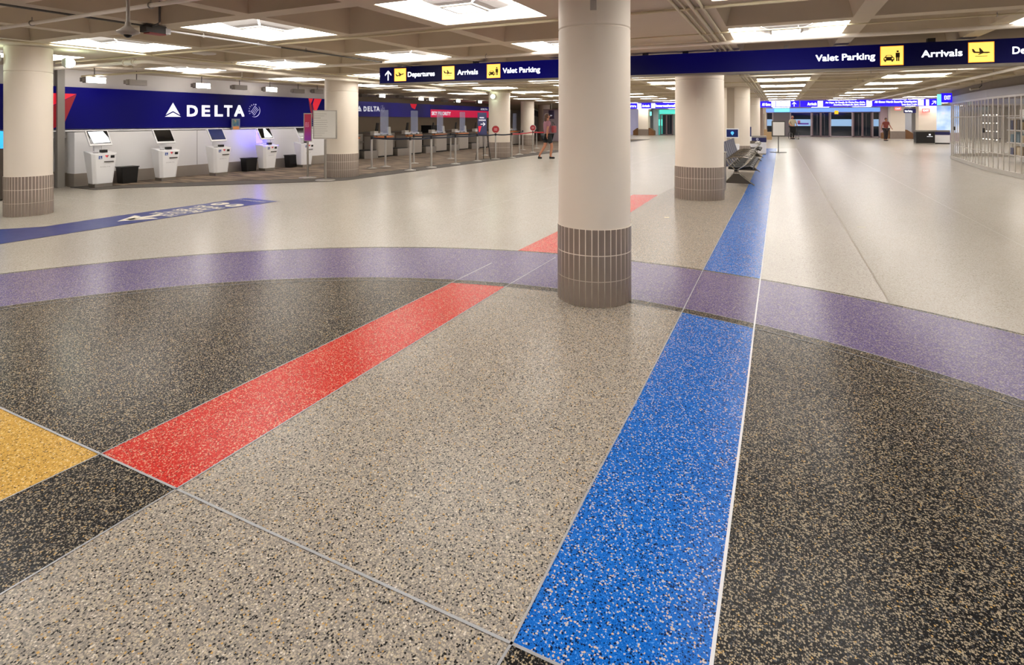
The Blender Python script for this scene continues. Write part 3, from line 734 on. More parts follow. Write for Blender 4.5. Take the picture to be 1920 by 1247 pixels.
pipe('pipe', [(4.35, -2, 2.57), (4.35, 45, 2.57)], .035, M_PIPEW, 'thick white pipe running toward the shop grille', hangers=[(4.35, 12, 2.57), (4.35, 16, 2.57), (4.35, 20, 2.57), (4.35, 26, 2.57)])
for k, v in enumerate((10.3, 12.6, 15.2, 17.6, 22.6, 25.2, 29.4, 32.6)):
    wd = ['first', 'second', 'third', 'fourth', 'fifth', 'sixth', 'seventh', 'eighth'][k]
    pipe('pipe', [(-13.5, v, 2.628), (5.2, v, 2.628)], .017, M_PIPE if k % 2 else M_PIPEW, f'{wd} thin crosswise pipe beyond the long hanging sign', hangers=[(-5, v, 2.628), (-2.8, v, 2.628), (1.9, v, 2.628), (3.5, v, 2.628)], n=8)

# pendant camera, junction box, discs
u, v, Z = -3.96, 2.9, 4.9
d = ray(240); u, v = d[0] * 4.9, d[1] * 4.9
pc = thing('dome_camera', 'gray pendant dome camera hanging near the top left', 'camera', (u, v, hz(66, 4.9)))
MB().tube([(0, 0, .08), (0, 0, ZC - hz(66, 4.9) + .3)], .014, 12).build('stem', mat('camera_gray', '#a59d94', .45), pc)
MB().lathe([(.0, .118), (.022, .115), (.025, .085), (.05, .06), (.088, .035), (.09, .022), (.05, .004), (.036, .002)], n=28).build('housing', MATS['camera_gray'], pc)
MB().ball((0, 0, .006), .034, .034, .03, 16).build('dome', mat('smoked_dome', '#15120f', .08), pc, 'dark glossy dome')
jb = thing('junction_box', 'dark junction box with red underside on the conduit', 'junction box', (-6.87, 4.1, 2.57))
MB().box(0, 0, .04, .13, .24, .09).build('body', mat('box_dark', '#3a3430', .5), jb)
MB().box(0, .02, -.012, .12, .2, .014).build('red_plate', mat('box_red', '#8e2a22', .5), jb, 'red underside plate')
MB().box(.02, .14, .03, .1, .06, .07).build('end_cap', mat('box_white', '#c4c4c8', .5), jb)
MB().tube([(0, -.04, .06), (.25, -.10, .07), (.29, -.1, .1), (.29, -.1, .34)], .012, 8).build('bent_conduit', M_COND, jb)
p = G(383, 103, 0) ; Z = (2.63 - EYE) * FP / (HY - 103); d = ray(383)
dk = MB().lathe([(0, -.05), (.03, -.045), (.05, -.03), (.18, -.022), (.185, 0)], n=28).build('access_point', mat('disc_white', '#c9c2b8', .5)); dk.location = (d[0] * Z, d[1] * Z, ZC); tag(dk, 'round white disc fixed to the ceiling near the conduit', 'wireless access point')
d = ray(1434 - 1); Z = 1.14 * FP / (HY - 162.5)
dk = MB().lathe([(0, -.06), (.05, -.05), (.06, 0)], n=20).build('downlight', mat('downlight_glow', '#fff4dc', .4, emit='#fff0d0', estr=6)); dk.location = (d[0] * Z, d[1] * Z, ZC); tag(dk, 'small round lit downlight beside the four conduits', 'downlight')

# box lights over the kiosks and counters
M_BOXLIT = mat('box_lamp_lit', '#ffffff', .4, emit='#fff8f0', estr=26)
M_BOXOFF = mat('box_lamp_off', '#8c8580', .5)
def box_light(px, py, u, on, label):
    _, v, Z = atU(px, u); z = hz(py, Z)
    t = thing('box_light', label, 'spotlight', (u, v, z), 0, None)
    mb = MB(); mb.box(0, 0, 0, .14, .40, .13); mb.box(-.02, -.22, 0, .10, .06, .09)
    mb.build('housing', M_BOXOFF, t)
    for s in (-.032, .032): MB().box(.074, 0, s, .01, .38, .056).build('lens', M_BOXLIT if on else M_BOXOFF, t)
    if on: MB().box(-.074, 0, -.02, .01, .38, .08).build('added_rear_glow', M_BOXLIT, t)  # glowing back face added to wash the wall behind with light
    MB().tube([(0, 0, .05), (0, 0, max(.08, ZC - z))], .01, 8).build('stem', M_COND, t)
k = 0
for px, py, on, lab in ((177, 150.5, 1, 'lit box light above the left end of the first airline sign'), (256, 155, 0, 'unlit box light above the airline name'), (378, 161, 1, 'lit box light above the end of the airline name'),
                   (449, 164, 0, 'unlit box light above the alliance emblem'), (506, 168, 1, 'lit box light right of the alliance emblem'), (559, 171, 0, 'unlit box light near the notice column'), (595, 171.5, 0, 'unlit box light touching the notice column')):
    box_light(px, py, -13.7, on, lab)
for px, py, on, lab in ((681, 179, 0, 'unlit box light over the second airline sign, beside the column'), (714.5, 180, 1, 'lit box light over the second airline name'), (750, 181.5, 0, 'unlit box light past the second alliance emblem'),
                   (787.5, 185.5, 1, 'lit box light above the red facets'), (807, 186.5, 1, 'lit box light at the start of the priority sign'), (834, 189, 0, 'unlit box light above the priority lettering'), (857, 189.5, 1, 'lit box light above the far priority sign'), (898, 191, 1, 'lit box light just left of the queue column')):
    box_light(px, py, -16.0, on, lab)

# ------------------------------------------------------------------ kiosks
M_SLOT = mat('slot_metal', '#4a4542', .4, .5)
def sx_quad(mb, pts, M, mi=0, lift=.002): add_poly(mb, pts, M, mi, lift)
def make_kiosk(label):
    t = thing('check_in_kiosk', label, 'kiosk', (0, 0, 0), 0, 'white self check-in kiosks')
    # faces +x; width along y
    MB().box(-.02, 0, .04, .26, .36, .08).build('plinth', M_STEEL, t)
    mb = MB(); zb, zf, zt = .075, .735, .80
    prof = lambda z: (.20 + .03 * (z - zb) / .7)
    wb, wt = .205, .265; ch = .06
    lo = [(-.16, -wb + .03), (.13 - ch, -wb), (.13, -wb + ch), (.13, wb - ch), (.13 - ch, wb), (-.16, wb - .03)]
    hi = [(-.24, -wt + .03), (.19 - ch, -wt), (.19, -wt + ch), (.19, wt - ch), (.19 - ch, wt), (-.24, wt - .03)]
    hz_ = [.81, .755, .74, .74, .755, .81]
    vs = [(x, y, zb) for x, y in lo] + [(x, y, z) for (x, y), z in zip(hi, hz_)]
    mb._add(vs, [tuple(range(6))[::-1], tuple(range(6, 12))] + [(i, (i + 1) % 6, 6 + (i + 1) % 6, 6 + i) for i in range(6)])
    mb.build('cabinet', M_KWHITE, t, bevel=.012)
    MB().box(-.15, 0, .88, .07, .14, .2).build('screen_stand', M_KWHITE, t)
    tilt = math.radians(-32)
    sb = MB().box(0, 0, 0, .045, .46, .40); sb.xform(Matrix.Translation((-.10, 0, 1.09)) @ Matrix.Rotation(tilt, 4, 'Y'))
    so = sb.build('monitor', M_KWHITE, t, bevel=.008)
    sp = MB().box(.025, 0, .008, .004, .41, .33); sp.xform(Matrix.Translation((-.10, 0, 1.09)) @ Matrix.Rotation(tilt, 4, 'Y')); sp.build('screen', M_SCREEN, so, 'black glossy screen')
    MB().box(.04, .03, .80, .09, .12, .06).build('scanner', M_BLACK, t, 'black scanner block')
    kb = MB()
    for a in range(3): kb.box(.05, -.17 + a * .035, .768, .05, .022, .012)
    kb.build('keypad', mat('keypad_gray', '#77716e', .5), t)
    sl = (.19 - .13) / (.74 - .075)
    def fxp(z): return .13 + sl * (z - .075) + .003
    def front(y0, y1, za, zb_, m, name, lab=None, tri=None):
        mb = MB()
        if tri: mb._add([(fxp(z) + .001, y, z) for y, z in tri], [tuple(range(len(tri)))])
        else: mb._add([(fxp(z), y, z) for y, z in ((y0, za), (y1, za), (y1, zb_), (y0, zb_))], [(0, 1, 2, 3)])
        return mb.build(name, m, t, lab)
    front(-.14, -.07, .63, .70, mat('access_blue', '#1c4da0', .5), 'access_sticker', 'small blue wheelchair symbol sticker')
    wc = MB(); wc._add([(fxp(.66) + .003, y, z) for y, z in ((-.115, .69), (-.107, .69), (-.107, .66), (-.09, .66), (-.085, .64), (-.115, .65))], [(0, 1, 2, 3, 4, 5)]); wc.tube([(fxp(.69) + .003, -.108, .694), (fxp(.69) + .004, -.108, .694)], .006, 8); wc.tube([(fxp(.648) + .003, -.104 + .018 * math.cos(a), .652 + .018 * math.sin(a)) for a in [2.2 + k * .42 for k in range(10)]], .0022, 5); wc.build('access_symbol', M_WHITE, t)
    front(0, 0, 0, 0, M_REDW, 'red_mark', 'small red triangular airline mark', tri=[(-.015, .71), (.025, .71), (.022, .655)])
    front(0, 0, 0, 0, M_REDD, 'dark_red_mark', None, tri=[(.03, .71), (.06, .71), (.028, .65)])
    front(.10, .18, .645, .705, M_BLACK, 'card_reader', 'black card reader')
    MB().box(fxp(.565), .07, .565, .03, .19, .022).build('ticket_slot', M_SLOT, t)
    mb = MB(); add_text(mb, 'DELTA', -.06, .10, .445, .465, Matrix.Translation((fxp(.45) + .004, 0, 0)) @ wallM((0, 0, 0), PI / 2), bold=.0); delta_tri(mb, -.10, -.075, .445, .467, Matrix.Translation((fxp(.45) + .004, 0, 0)) @ wallM((0, 0, 0), PI / 2)); mb.build('maker_lettering', mat('pale_gray_print', '#a6a4a8', .5), t)
    return t
kl = ['white self check-in kiosk nearest the gray post, screen glaring white', 'white self check-in kiosk second from the post, under the airline triangle', 'white self check-in kiosk in the middle, screen showing dark blue',
      'white self check-in kiosk glowing with violet blue light', 'white self check-in kiosk partly hidden by the pink pole sign']
kpx = [197, 319, 418, 508.5, 578]
kv = []
for px in kpx: kv.append(atU(px, -13.56)[1])
k0 = make_kiosk(kl[0]); index_kids()
kios = [k0]
for q in range(1, 5): kios.append(dup(k0, (0, 0, 0), 0, kl[q]))
for o, v in zip(kios, kv): o.location = (-13.72, v, .014)
# different screens
M_SBLUE = pattern_mat('screen_dark_blue', [(.3, '#060a28'), (.7, '#0c1c58')], (1, 1, 1), 3, .4, 1, emit=.5, spec=.2)
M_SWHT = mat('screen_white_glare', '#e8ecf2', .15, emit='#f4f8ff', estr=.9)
index_kids()
def set_screen(k, m):
    for ch in ALLKIDS[k.name]:
        if ch.name.startswith('monitor'):
            s = ALLKIDS[ch.name][0]; s.data = s.data.copy(); s.data.materials[0] = m; s['label'] = {'screen_dark_blue': 'dark blue lit screen', 'screen_white_glare': 'screen with painted white glare'}[m.name]
set_screen(kios[2], M_SBLUE)
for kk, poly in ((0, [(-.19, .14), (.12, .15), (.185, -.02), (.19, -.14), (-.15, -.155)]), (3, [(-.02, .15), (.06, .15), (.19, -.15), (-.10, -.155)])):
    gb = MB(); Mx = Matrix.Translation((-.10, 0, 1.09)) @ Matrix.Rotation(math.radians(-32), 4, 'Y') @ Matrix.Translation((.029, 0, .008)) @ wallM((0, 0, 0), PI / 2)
    add_poly(gb, poly, Mx); gb.build('painted_glare', M_SWHT, kios[kk], 'white ceiling light reflection painted on the screen')  # ceiling light reflected in the black screen, put in as a glowing polygon
# violet glow ring light of the fourth kiosk
M_VIO = mat('violet_led', '#8080ff', .4, emit='#4a3cff', estr=8)
lm = MB(); lm.box(.0, 0, .765, .36, .50, .006, ry=math.radians(8)); lm.build('light_strip', M_VIO, kios[3], 'violet blue light strip on the shelf')
lm = MB(); lm.box(-.15, -.1, 1.0, .02, .32, .36); lm.build('back_light', M_VIO, kios[3], 'violet glow behind the screen')
# waste bins
def bin_(px, py, label):
    u, v = G(px, py); t = thing('waste_bin', label, 'waste bin', (u, v, .014), 0, 'black waste bins between the kiosks')
    MB().box(0, 0, .19, .26, .36, .38, taper=.85).build('bucket', M_BLACK, t, bevel=.01)
    MB().box(0, 0, .385, .28, .38, .02).build('rim', M_BLACK, t)
for px, py, l in ((241, 344, 'black waste bin between the first and second kiosks'), (469, 322.5, 'black waste bin between the middle kiosk and the violet kiosk'), (549, 315, 'black waste bin right of the violet kiosk')):
    v = atU(px, -13.95)[1]
    t = thing('waste_bin', l, 'waste bin', (-14.0, v, .014), 0, 'black waste bins between the kiosks')
    MB().box(0, 0, .19, .26, .38, .38, taper=.85).build('bucket', M_BLACK, t, bevel=.01)
    MB().box(0, 0, .385, .28, .40, .02).build('rim', M_BLACK, t)
# small leaflet holder on the partition
v = atU(445, -14.35)[1]
lh = thing('leaflet_holder', 'small framed leaflet stand on top of the white partition', 'leaflet holder', (-14.42, v, 1.233))
MB().box(0, 0, .16, .02, .27, .32).build('frame', mat('holder_gray', '#6c7478', .5), lh); MB().box(.012, -.01, .19, .004, .20, .18).build('leaflet', pattern_mat('leaflet_print', [(.3, '#2c5a6e'), (.5, '#5a7c64'), (.65, '#d8a04a')], (1, 1, 1), 9, .6), lh)
MB().box(.01, .0, .05, .012, .20, .09).build('orange_card', mat('orange_card', '#c8823c', .6), lh)

# ------------------------------------------------------------------ pole signs beside column D
def disc_base(mb, r=.17): mb.lathe([(0, .035), (.03, .034), (r * .6, .018), (r, .006), (r, 0), (0, 0)], n=28)
u, v = G(577, 334)
ps = thing('pole_sign', 'tall pink and purple poster sign on a steel pole', 'sign', (u, v, .012), math.atan2(v, u) + PI / 2 - PI + .25)
ps.rotation_euler[2] = TH + .35
mb = MB(); disc_base(mb, .22); mb.build('base', M_STEEL, ps)
Zp = G(577, 334)[1] * 0 + EYE * FP / (334 - HY)
MB().tube([(0, 0, .02), (0, 0, hz(262, Zp))], .026, 14).build('pole', M_STEEL, ps)
pz0, pz1 = hz(266, Zp), hz(213, Zp); ww = 14.5 / FP * Zp
MB().box(0, -.02, (pz0 + pz1) / 2, ww, .04, pz1 - pz0).build('frame', M_STEEL, ps)
M_PINK = bpy.data.materials.new('pink_poster'); M_PINK.use_nodes = True
nt = M_PINK.node_tree; tcn = nt.nodes.new('ShaderNodeTexCoord'); spx = nt.nodes.new('ShaderNodeSeparateXYZ'); nt.links.new(tcn.outputs['Generated'], spx.inputs[0]); cr = nt.nodes.new('ShaderNodeValToRGB')
cr.color_ramp.elements[0].color = lin('#8a2a9c'); cr.color_ramp.elements[0].position = .1; cr.color_ramp.elements[1].color = lin('#b02048'); cr.color_ramp.elements[1].position = .6
nt.links.new(spx.outputs[2], cr.inputs[0]); nt.links.new(cr.outputs[0], nt.nodes['Principled BSDF'].inputs['Base Color']); nt.nodes['Principled BSDF'].inputs['Roughness'].default_value = .4
MB().box(0, -.042, (pz0 + pz1) / 2, ww - .04, .006, pz1 - pz0 - .05).build('poster', M_PINK, ps, 'pink to purple printed poster')
mb = MB(); Mx = wallM((0, -.046, 0), 0)
for s, yy in (('SELF', .60), ('BAG', .54), ('DROP', .48)): add_text(mb, s, -.06, .03, pz0 + (pz1 - pz0) * yy + .02, pz0 + (pz1 - pz0) * yy + .055, Mx, lift=.001)
mb.build('lettering', mat('poster_pink_print', '#e0a0c8', .5), ps)
u, v = G(610, 338.5); Zp = EYE * FP / (338.5 - HY)
nb = thing('notice_board', 'white notice board with lines of text on a steel pole, before the column', 'notice board', (u, v, .010), TH + .12)
mb = MB(); disc_base(mb, .24); mb.build('base', M_STEEL, nb)
MB().tube([(0, 0, .02), (0, 0, hz(262, Zp))], .03, 14).build('pole', M_STEEL, nb)
z0_, z1_ = hz(261, Zp), hz(207.5, Zp); ww = 43 / FP * Zp; of = ww / 2 - 17 / FP * Zp - .25
MB().box(0, -.02, (z0_ + z1_) / 2, ww, .05, z1_ - z0_).build('frame', M_STEEL, nb)
MB().box(0, -.047, (z0_ + z1_) / 2, ww - .05, .006, z1_ - z0_ - .05).build('sheet', mat('notice_paper', '#c9c6c0', .6), nb, 'white sheet of printed text')
mb = MB(); hgt = z1_ - z0_
for k, (w, x0) in enumerate(((.5, -.3), (.4, -.3), (.25, -.28), (.52, -.28), (.55, -.28), (.5, -.28), (.55, -.28), (.5, -.28), (.54, -.28), (.42, -.28), (.3, -.28))):
    y = z1_ - .09 - k * hgt * .075
    mb.box(-ww * .42 + w * ww * .5 * 1.4 / 2, -.0515, y, w * ww * 1.4 * .9, .002, .012 if k == 2 else .007)
mb.build('text_lines', mat('notice_ink', '#8b8884', .6), nb)

# ------------------------------------------------------------------ belt barrier posts
M_BELT = mat('navy_belt', '#10182c', .7); M_RBELT = mat('red_belt', '#a81824', .7)
def make_post(label, zf=.013):
    t = thing('barrier_post', label, 'barrier post', (0, 0, 0), 0, 'steel belt barrier posts of the check-in queue')
    mb = MB(); disc_base(mb, .17); mb.build('base', M_STEEL, t)
    MB().tube([(0, 0, .02), (0, 0, .93)], .032, 14).build('pole', mat('satin_pole', '#b9b5b0', .35, .7), t)
    MB().tube([(0, 0, .90), (0, 0, .99)], .036, 14).build('belt_head', M_BLACK, t)
    return t
posts = [(697, 317), (722.8, 314), (769.3, 321), (775.8, 308), (808.8, 315.6), (845, 299), (854, 309), (895, 303.3), (909.5, 292.8), (929.3, 299.6), (959.5, 297.2), (974, 291), (999, 287.4), (980, 282.3), (1006, 279.5), (1030, 285)]
pl_ = ['barrier post nearest the notice column', 'barrier post second from the notice column', 'barrier post standing nearest the viewer at the carpet corner', 'barrier post behind the nearest corner post, deeper in the queue', 'barrier post between the corner post and the priority sign',
       'barrier post deep in the queue before a white counter', 'barrier post below the priority lettering at the carpet edge', 'barrier post left of the easel sign', 'barrier post behind the easel sign', 'barrier post carrying a dark red disc', 'barrier post at the right edge of the queue column',
       'barrier post between the queue column and the white-rimmed disc', 'barrier post carrying the white-rimmed red disc', 'far barrier post behind the red belt', 'far barrier post behind the white-rimmed disc', 'far barrier post behind the walking person']
p0 = make_post(pl_[0]); index_kids(); pobj = [p0]
PP = [G(a, b - 1) for a, b in posts]
for q in range(1, len(posts)): pobj.append(dup(p0, (*PP[q], .012), 0, pl_[q]))
p0.location = (*PP[0], .012)
def belt(a, b, m, label, sag=.02):
    A = Vector((*a, .955)); B = Vector((*b, .955)); d = (B - A).normalized(); A += d * .037; B -= d * .037
    t = MB(); n = 8; nn = Vector((-d.y, d.x, 0)) * .002
    pts = [A.lerp(B, k / n) - Vector((0, 0, sag * 4 * (k / n) * (1 - k / n))) for k in range(n + 1)]
    for p, q in zip(pts, pts[1:]):
        vs = [p - nn - Vector((0, 0, .025)), p + nn - Vector((0, 0, .025)), q + nn - Vector((0, 0, .025)), q - nn - Vector((0, 0, .025))]
        vs += [x + Vector((0, 0, .05)) for x in vs]
        t._add(vs, [(0, 3, 2, 1), (4, 5, 6, 7), (0, 1, 5, 4), (2, 3, 7, 6), (1, 2, 6, 5), (3, 0, 4, 7)])
    o = t.build('barrier_belt', m); tag(o, label, 'barrier belt', 'belts stretched between the barrier posts'); return o
for a, b, m, l in ((0, 2, 0, 'navy belt from the notice column post to the corner post'), (2, 4, 0, 'navy belt right of the nearest corner post'), (4, 6, 0, 'navy belt across the middle of the queue edge'), (6, 7, 0, 'navy belt leading to the post left of the easel'),
                   (7, 9, 0, 'black belt in front of the easel legs'), (9, 10, 0, 'black belt across the queue column'), (3, 5, 0, 'navy belt deeper inside the queue'), (5, 8, 0, 'navy belt deep inside the queue behind the easel'), (10, 12, 1, 'red belt right of the queue column'), (12, 15, 1, 'red belt behind the walking person'), (11, 13, 0, 'dark belt behind the red belt')):
    belt(PP[a], PP[b], M_RBELT if m else M_BELT, l)
def disc_sign(q, rim, label):
    t = thing('disc_sign', label, 'sign', (*PP[q], 1.003), TH + .15)
    r = .13
    def ring_(r_, y, m, nm, lab=None): mb = MB(); mb.tube([(0, y, .155), (0, y + .012, .155)], r_, 28); return mb.build(nm, m, t, lab)
    MB().tube([(0, 0, 0), (0, 0, .04)], .012, 8).build('stem', M_STEEL, t)
    ring_(.155 if rim else .14, 0, M_WHITE if rim else mat('dark_red_rim', '#5c1016', .5), 'rim'); ring_(r, -.004, mat('disc_red', '#a01c28', .5), 'face', 'red printed face')
    mb = MB()
    for k in range(3): mb.box(0, -.0055, .19 - k * .035, .13 - .02 * abs(k - 1), .002, .012)
    mb.build('text_lines', mat('disc_print', '#e0b8b8', .5), t)
disc_sign(9, False, 'round dark red disc sign standing on a barrier post before the queue column'); disc_sign(12, True, 'round red disc sign with white rim on a barrier post')
# easel sign
u, v = G(906, 300); Ze = EYE * FP / (300 - HY)
es = thing('easel_sign', 'dark blue sign board with white arrow on a tripod easel', 'sign', (u, v, .012), TH + .1)
k_ = Ze / FP
top = hz(211, Ze) - .012; bot = hz(253, Ze) - .012
mb = MB()
mb.box(-2 * k_, 0, (top + bot) / 2, 17 * k_, .03, top - bot, rx=math.radians(-8)); mb.build('board', mat('easel_navy', '#262a58', .5), es)
for nm, a, b in (('leg', (-8 * k_, .05, bot + .2), (-14 * k_, -.05, 0)), ('leg', (6 * k_, .05, bot + .2), (14 * k_, -.05, 0)), ('leg', (0, .1, bot + .2), (1.5 * k_, .45, 0))):
    MB().tube([a, b], .012, 8).build(nm, M_BLACK, es)
mb = MB(); Mx = wallM((-2 * k_, -.03, 0), 0)
Mx = Matrix.Translation((-2 * k_, 0, (top + bot) / 2)) @ Matrix.Rotation(math.radians(-8), 4, 'X') @ wallM((0, -.018, 0), 0)
hh = top - bot
add_text(mb, 'MAIN', -.09, .07, hh * .24, hh * .30, Mx, bold=.02); add_text(mb, 'CHECK-IN', -.13, .13, hh * .13, hh * .19, Mx, bold=.02); arrow(mb, .03, -.02, .09, -PI / 2, Mx)
mb.build('lettering', M_PAINTW, es)
mb = MB(); add_poly(mb, [(-.15, -hh * .12), (-.02, -hh * .10), (-.08, -hh * .34), (-.12, -hh * .40)], Mx); mb.build('red_facets', M_REDW, es)

# ------------------------------------------------------------------ check-in counters
M_ORANGE = mat('orange_bumper', '#c8743a', .5); M_CSTEEL = mat('counter_steel', '#a39b92', .4, .3, noise=.08, nscale=1.5); M_TOP = mat('counter_top', '#6e6258', .4)
M_PLEX = mat('acrylic_screen', '#b8c4e8', .1, alpha=.32)
CU = -14.7
def make_counter(label):
    t = thing('check_in_counter', label, 'counter', (0, 0, 0), 0, 'steel check-in counters')
    mb = MB(); n = 8; r = .32; hw = .52
    poly = [(-.5, -hw), (-.5, hw)] + [(.05 + .16 * math.sin(a), hw - .12 + .12 * math.cos(a)) for a in [k * PI / 2 / 5 for k in range(6)]] + [(.21, hw - .12), (.21, -hw + .12)] + [(.05 + .16 * math.cos(a), -hw + .12 - .12 * math.sin(a)) for a in [k * PI / 2 / 5 for k in range(6)]]
    mb.prism(poly, .06, .84); mb.build('cabinet', M_CSTEEL, t)
    MB().box(-.16, 0, .03, .6, .9, .06).build('plinth', M_BLACK, t)
    bp = MB(); bp.tube([(.05, -hw - .03, .82), (.19, -hw + .06, .82), (.25, -.2, .82), (.25, .2, .82), (.19, hw - .06, .82), (.05, hw + .03, .82)], .036, 10); bp.build('bumper', M_ORANGE, t, 'orange bumper rail')
    MB().box(-.18, 0, .865, .74, 1.06, .05).build('worktop', M_TOP, t)
    MB().box(-.02, 0, .93, .05, 1.0, .08).build('upstand', M_WHITE, t)
    return t
cpx = [679, 712, 752, 802, 838, 880, 920, 962, 1000]
cv_ = [15.9 + 2.05 * k for k in range(9)]
clab = ['steel check-in counter half hidden behind the notice column', 'steel check-in counter with orange bumper right of the notice column', 'third steel check-in counter along the row', 'steel check-in counter in the middle before the red facets', 'steel check-in counter below the start of the priority sign',
        'steel check-in counter with orange bumper left of the easel', 'steel check-in counter behind the easel sign', 'steel check-in counter right of the queue column', 'last steel check-in counter of the row']
c0_ = make_counter(clab[0]); index_kids(); c0_.location = (CU, cv_[0], .012)
for q in range(1, 9): dup(c0_, (CU, cv_[q], .012), 0, clab[q])
# bag wells between the counters
def make_well(label):
    t = thing('baggage_scale', label, 'baggage scale', (0, 0, 0), 0, 'baggage scales between the counters')
    MB().box(-.1, 0, .15, .8, .8, .30).build('platform', M_STEEL, t); MB().box(-.1, 0, .31, .7, .7, .02).build('belt_plate', M_BLACK, t); MB().box(-.52, 0, .5, .04, .85, .9).build('back_panel', M_CSTEEL, t); MB().box(-.46, 0, .62, .05, .8, .06).build('guard_rail', M_STEEL, t)
    return t
wl_ = ['between the first and second counters', 'between the second and third counters', 'between the third and fourth counters', 'between the fourth and fifth counters', 'between the fifth and sixth counters', 'between the sixth and seventh counters', 'between the seventh and eighth counters', 'between the eighth and ninth counters']
w0 = make_well('steel baggage scale platform ' + wl_[0]); index_kids(); w0.location = (CU, cv_[0] + 1.025, .012)
for q in range(1, 8): dup(w0, (CU, cv_[q] + 1.025, .012), 0, 'steel baggage scale platform ' + wl_[q])
# on-counter things
def on_counter(name, label, cat, u, v, z, parts, group=None, rz=0):
    t = thing(name, label, cat, (u, v, z), rz, group)
    for nm, fn, m in parts: mb = MB(); fn(mb); mb.build(nm, m, t)
    return t
ct = .905
ordn = ['first', 'second', 'third', 'fourth', 'fifth', 'sixth', 'seventh', 'eighth', 'ninth']
proto_m = proto_x = proto_b = None
for q in range(9):
    v = cv_[q]
    lab = f'black monitor on an arm behind the {ordn[q]} counter from the notice column'
    if proto_m is None:
        proto_m = on_counter('monitor', lab, 'monitor', -15.05, v + .1, ct, [('foot', lambda b: b.box(0, 0, .01, .2, .2, .02), M_BLACK), ('arm', lambda b: b.tube([(0, 0, .02), (0, 0, .25)], .02, 8), M_BLACK), ('display', lambda b: b.box(0, 0, .33, .05, .42, .34, ry=.15), M_BLACK)], 'black monitors on the counters', .5)
        index_kids()
    else: dup(proto_m, (-15.05, v + .1, ct), .5, lab)
for q in range(9):
    v = cv_[q]
    lab = f'clear acrylic screen standing on the {ordn[q]} counter from the notice column'
    if proto_x is None:
        proto_x = on_counter('acrylic_screen', lab, 'screen', -14.60, v, ct, [('sheet', lambda b: b.box(0, 0, .53, .008, .52, 1.0), M_PLEX), ('foot', lambda b: (b.box(0, -.2, .015, .09, .03, .03), b.box(0, .2, .015, .09, .03, .03)), M_STEEL)], 'clear acrylic screens on the counters')
        index_kids()
    else: dup(proto_x, (-14.59, v, ct), 0, lab)
for q in range(9):
    v = cv_[q]
    for k, (dy, w, h, m, nm) in enumerate(((-.30, .26, .16, '#cfc7be', 'white carton'), (.02, .22, .12, '#c8b49c', 'tan carton'))):
        o = MB().box(0, 0, h / 2, .2, w, h).build('carton', mat('carton_' + nm.split()[0], m, .6), None, bevel=.004)
        o.location = (-14.86, v + dy, ct); tag(o, f'small {nm} on the {ordn[q]} counter from the notice column', 'box', 'small cartons on the counters')
    if q in (0, 1, 3, 4):
        t = thing('notice_stand', f'upright white notice on the {ordn[q]} counter from the notice column', 'notice stand', (-14.66, v + .38, ct), 0, 'upright white notices on the counters')
        MB().box(0, 0, .17, .012, .22, .32, ry=-.08).build('sheet', mat('notice_paper', '#c9c6c0', .6), t); MB().box(0, 0, .01, .1, .22, .02).build('foot', M_WHITE, t)
        mb = MB()
        for k in range(6): mb.box(.009 - .08 * (.11 - k * .045), 0, .28 - k * .045, .002, .16, .01)
        mb.build('text_lines', MATS['notice_ink'], t)
mb = thing('waste_bin', 'large black bin standing between the fourth counter and the priority sign', 'waste bin', (-15.95, cv_[4] - .9, .015)); MB().box(0, 0, .6, .6, .7, 1.2).build('body', M_BLACK, mb); MB().box(0, 0, 1.22, .62, .72, .05).build('lid', M_BLACK, mb)
cb2 = thing('back_counter', 'long dark work counter along the brown wall behind the check-in counters', 'counter', (-17.6, 25, .015)); MB().box(0, 0, .45, .7, 18, .9).build('cabinet', mat('back_counter_brown', '#5a4a3c', .5), cb2); MB().box(0, 0, .92, .74, 18.05, .04).build('worktop', M_TOP, cb2)
# end area beyond counters: pale enclosure, escalator
p = atV(965, 37); q_ = atV(987, 36)
en = thing('glass_enclosure', 'pale lilac glazed enclosure beyond the last counter', 'enclosure', (-13.9, 37, .012))
MB().box(0, 0, 1.15, 3.2, .1, 2.3).build('panel', mat('pale_lilac_glass', '#b8aeb8', .3), en)
MB().box(0, -.06, 2.28, 3.25, .06, .06).build('top_rail', M_STEEL, en)
ec = thing('escalator', 'distant escalator rising behind the walking person', 'escalator', (-18.6, 50, 0))
mb = MB(); mb._add([(-3.4, 0, 2.6), (-3.4, 0, 2.0), (2.6, 0, .0), (2.6, 0, .9)] + [(-3.4, .12, 2.6), (-3.4, .12, 2.0), (2.6, .12, .0), (2.6, .12, .9)], [(0, 1, 2, 3), (7, 6, 5, 4), (0, 3, 7, 4), (1, 5, 6, 2), (0, 4, 5, 1), (3, 2, 6, 7)]); mb.build('balustrade', mat('escalator_gray', '#7c7880', .4), ec)
MB().tube([(-3.4, -.05, 2.62), (2.6, -.05, .92)], .07, 8).build('handrail', M_WHITE, ec)
o = thing('hanging_sign', 'small dark sign with arrow behind the walking person', 'sign', (*atV(1034, 33)[:2], 1.62)); MB().box(0, 0, .26, .38, .06, .55).build('panel', mat('dark_violet_panel', '#241434', .5), o)
mb = MB(); arrow(mb, 0, .2, .07, PI / 2, wallM((0, -.032, 0), 0)); mb.build('arrow', M_PAINTW, o); MB().tube([(0, 0, .53), (0, 0, ZC - 1.62)], .012, 6).build('stem', M_STEEL, o)

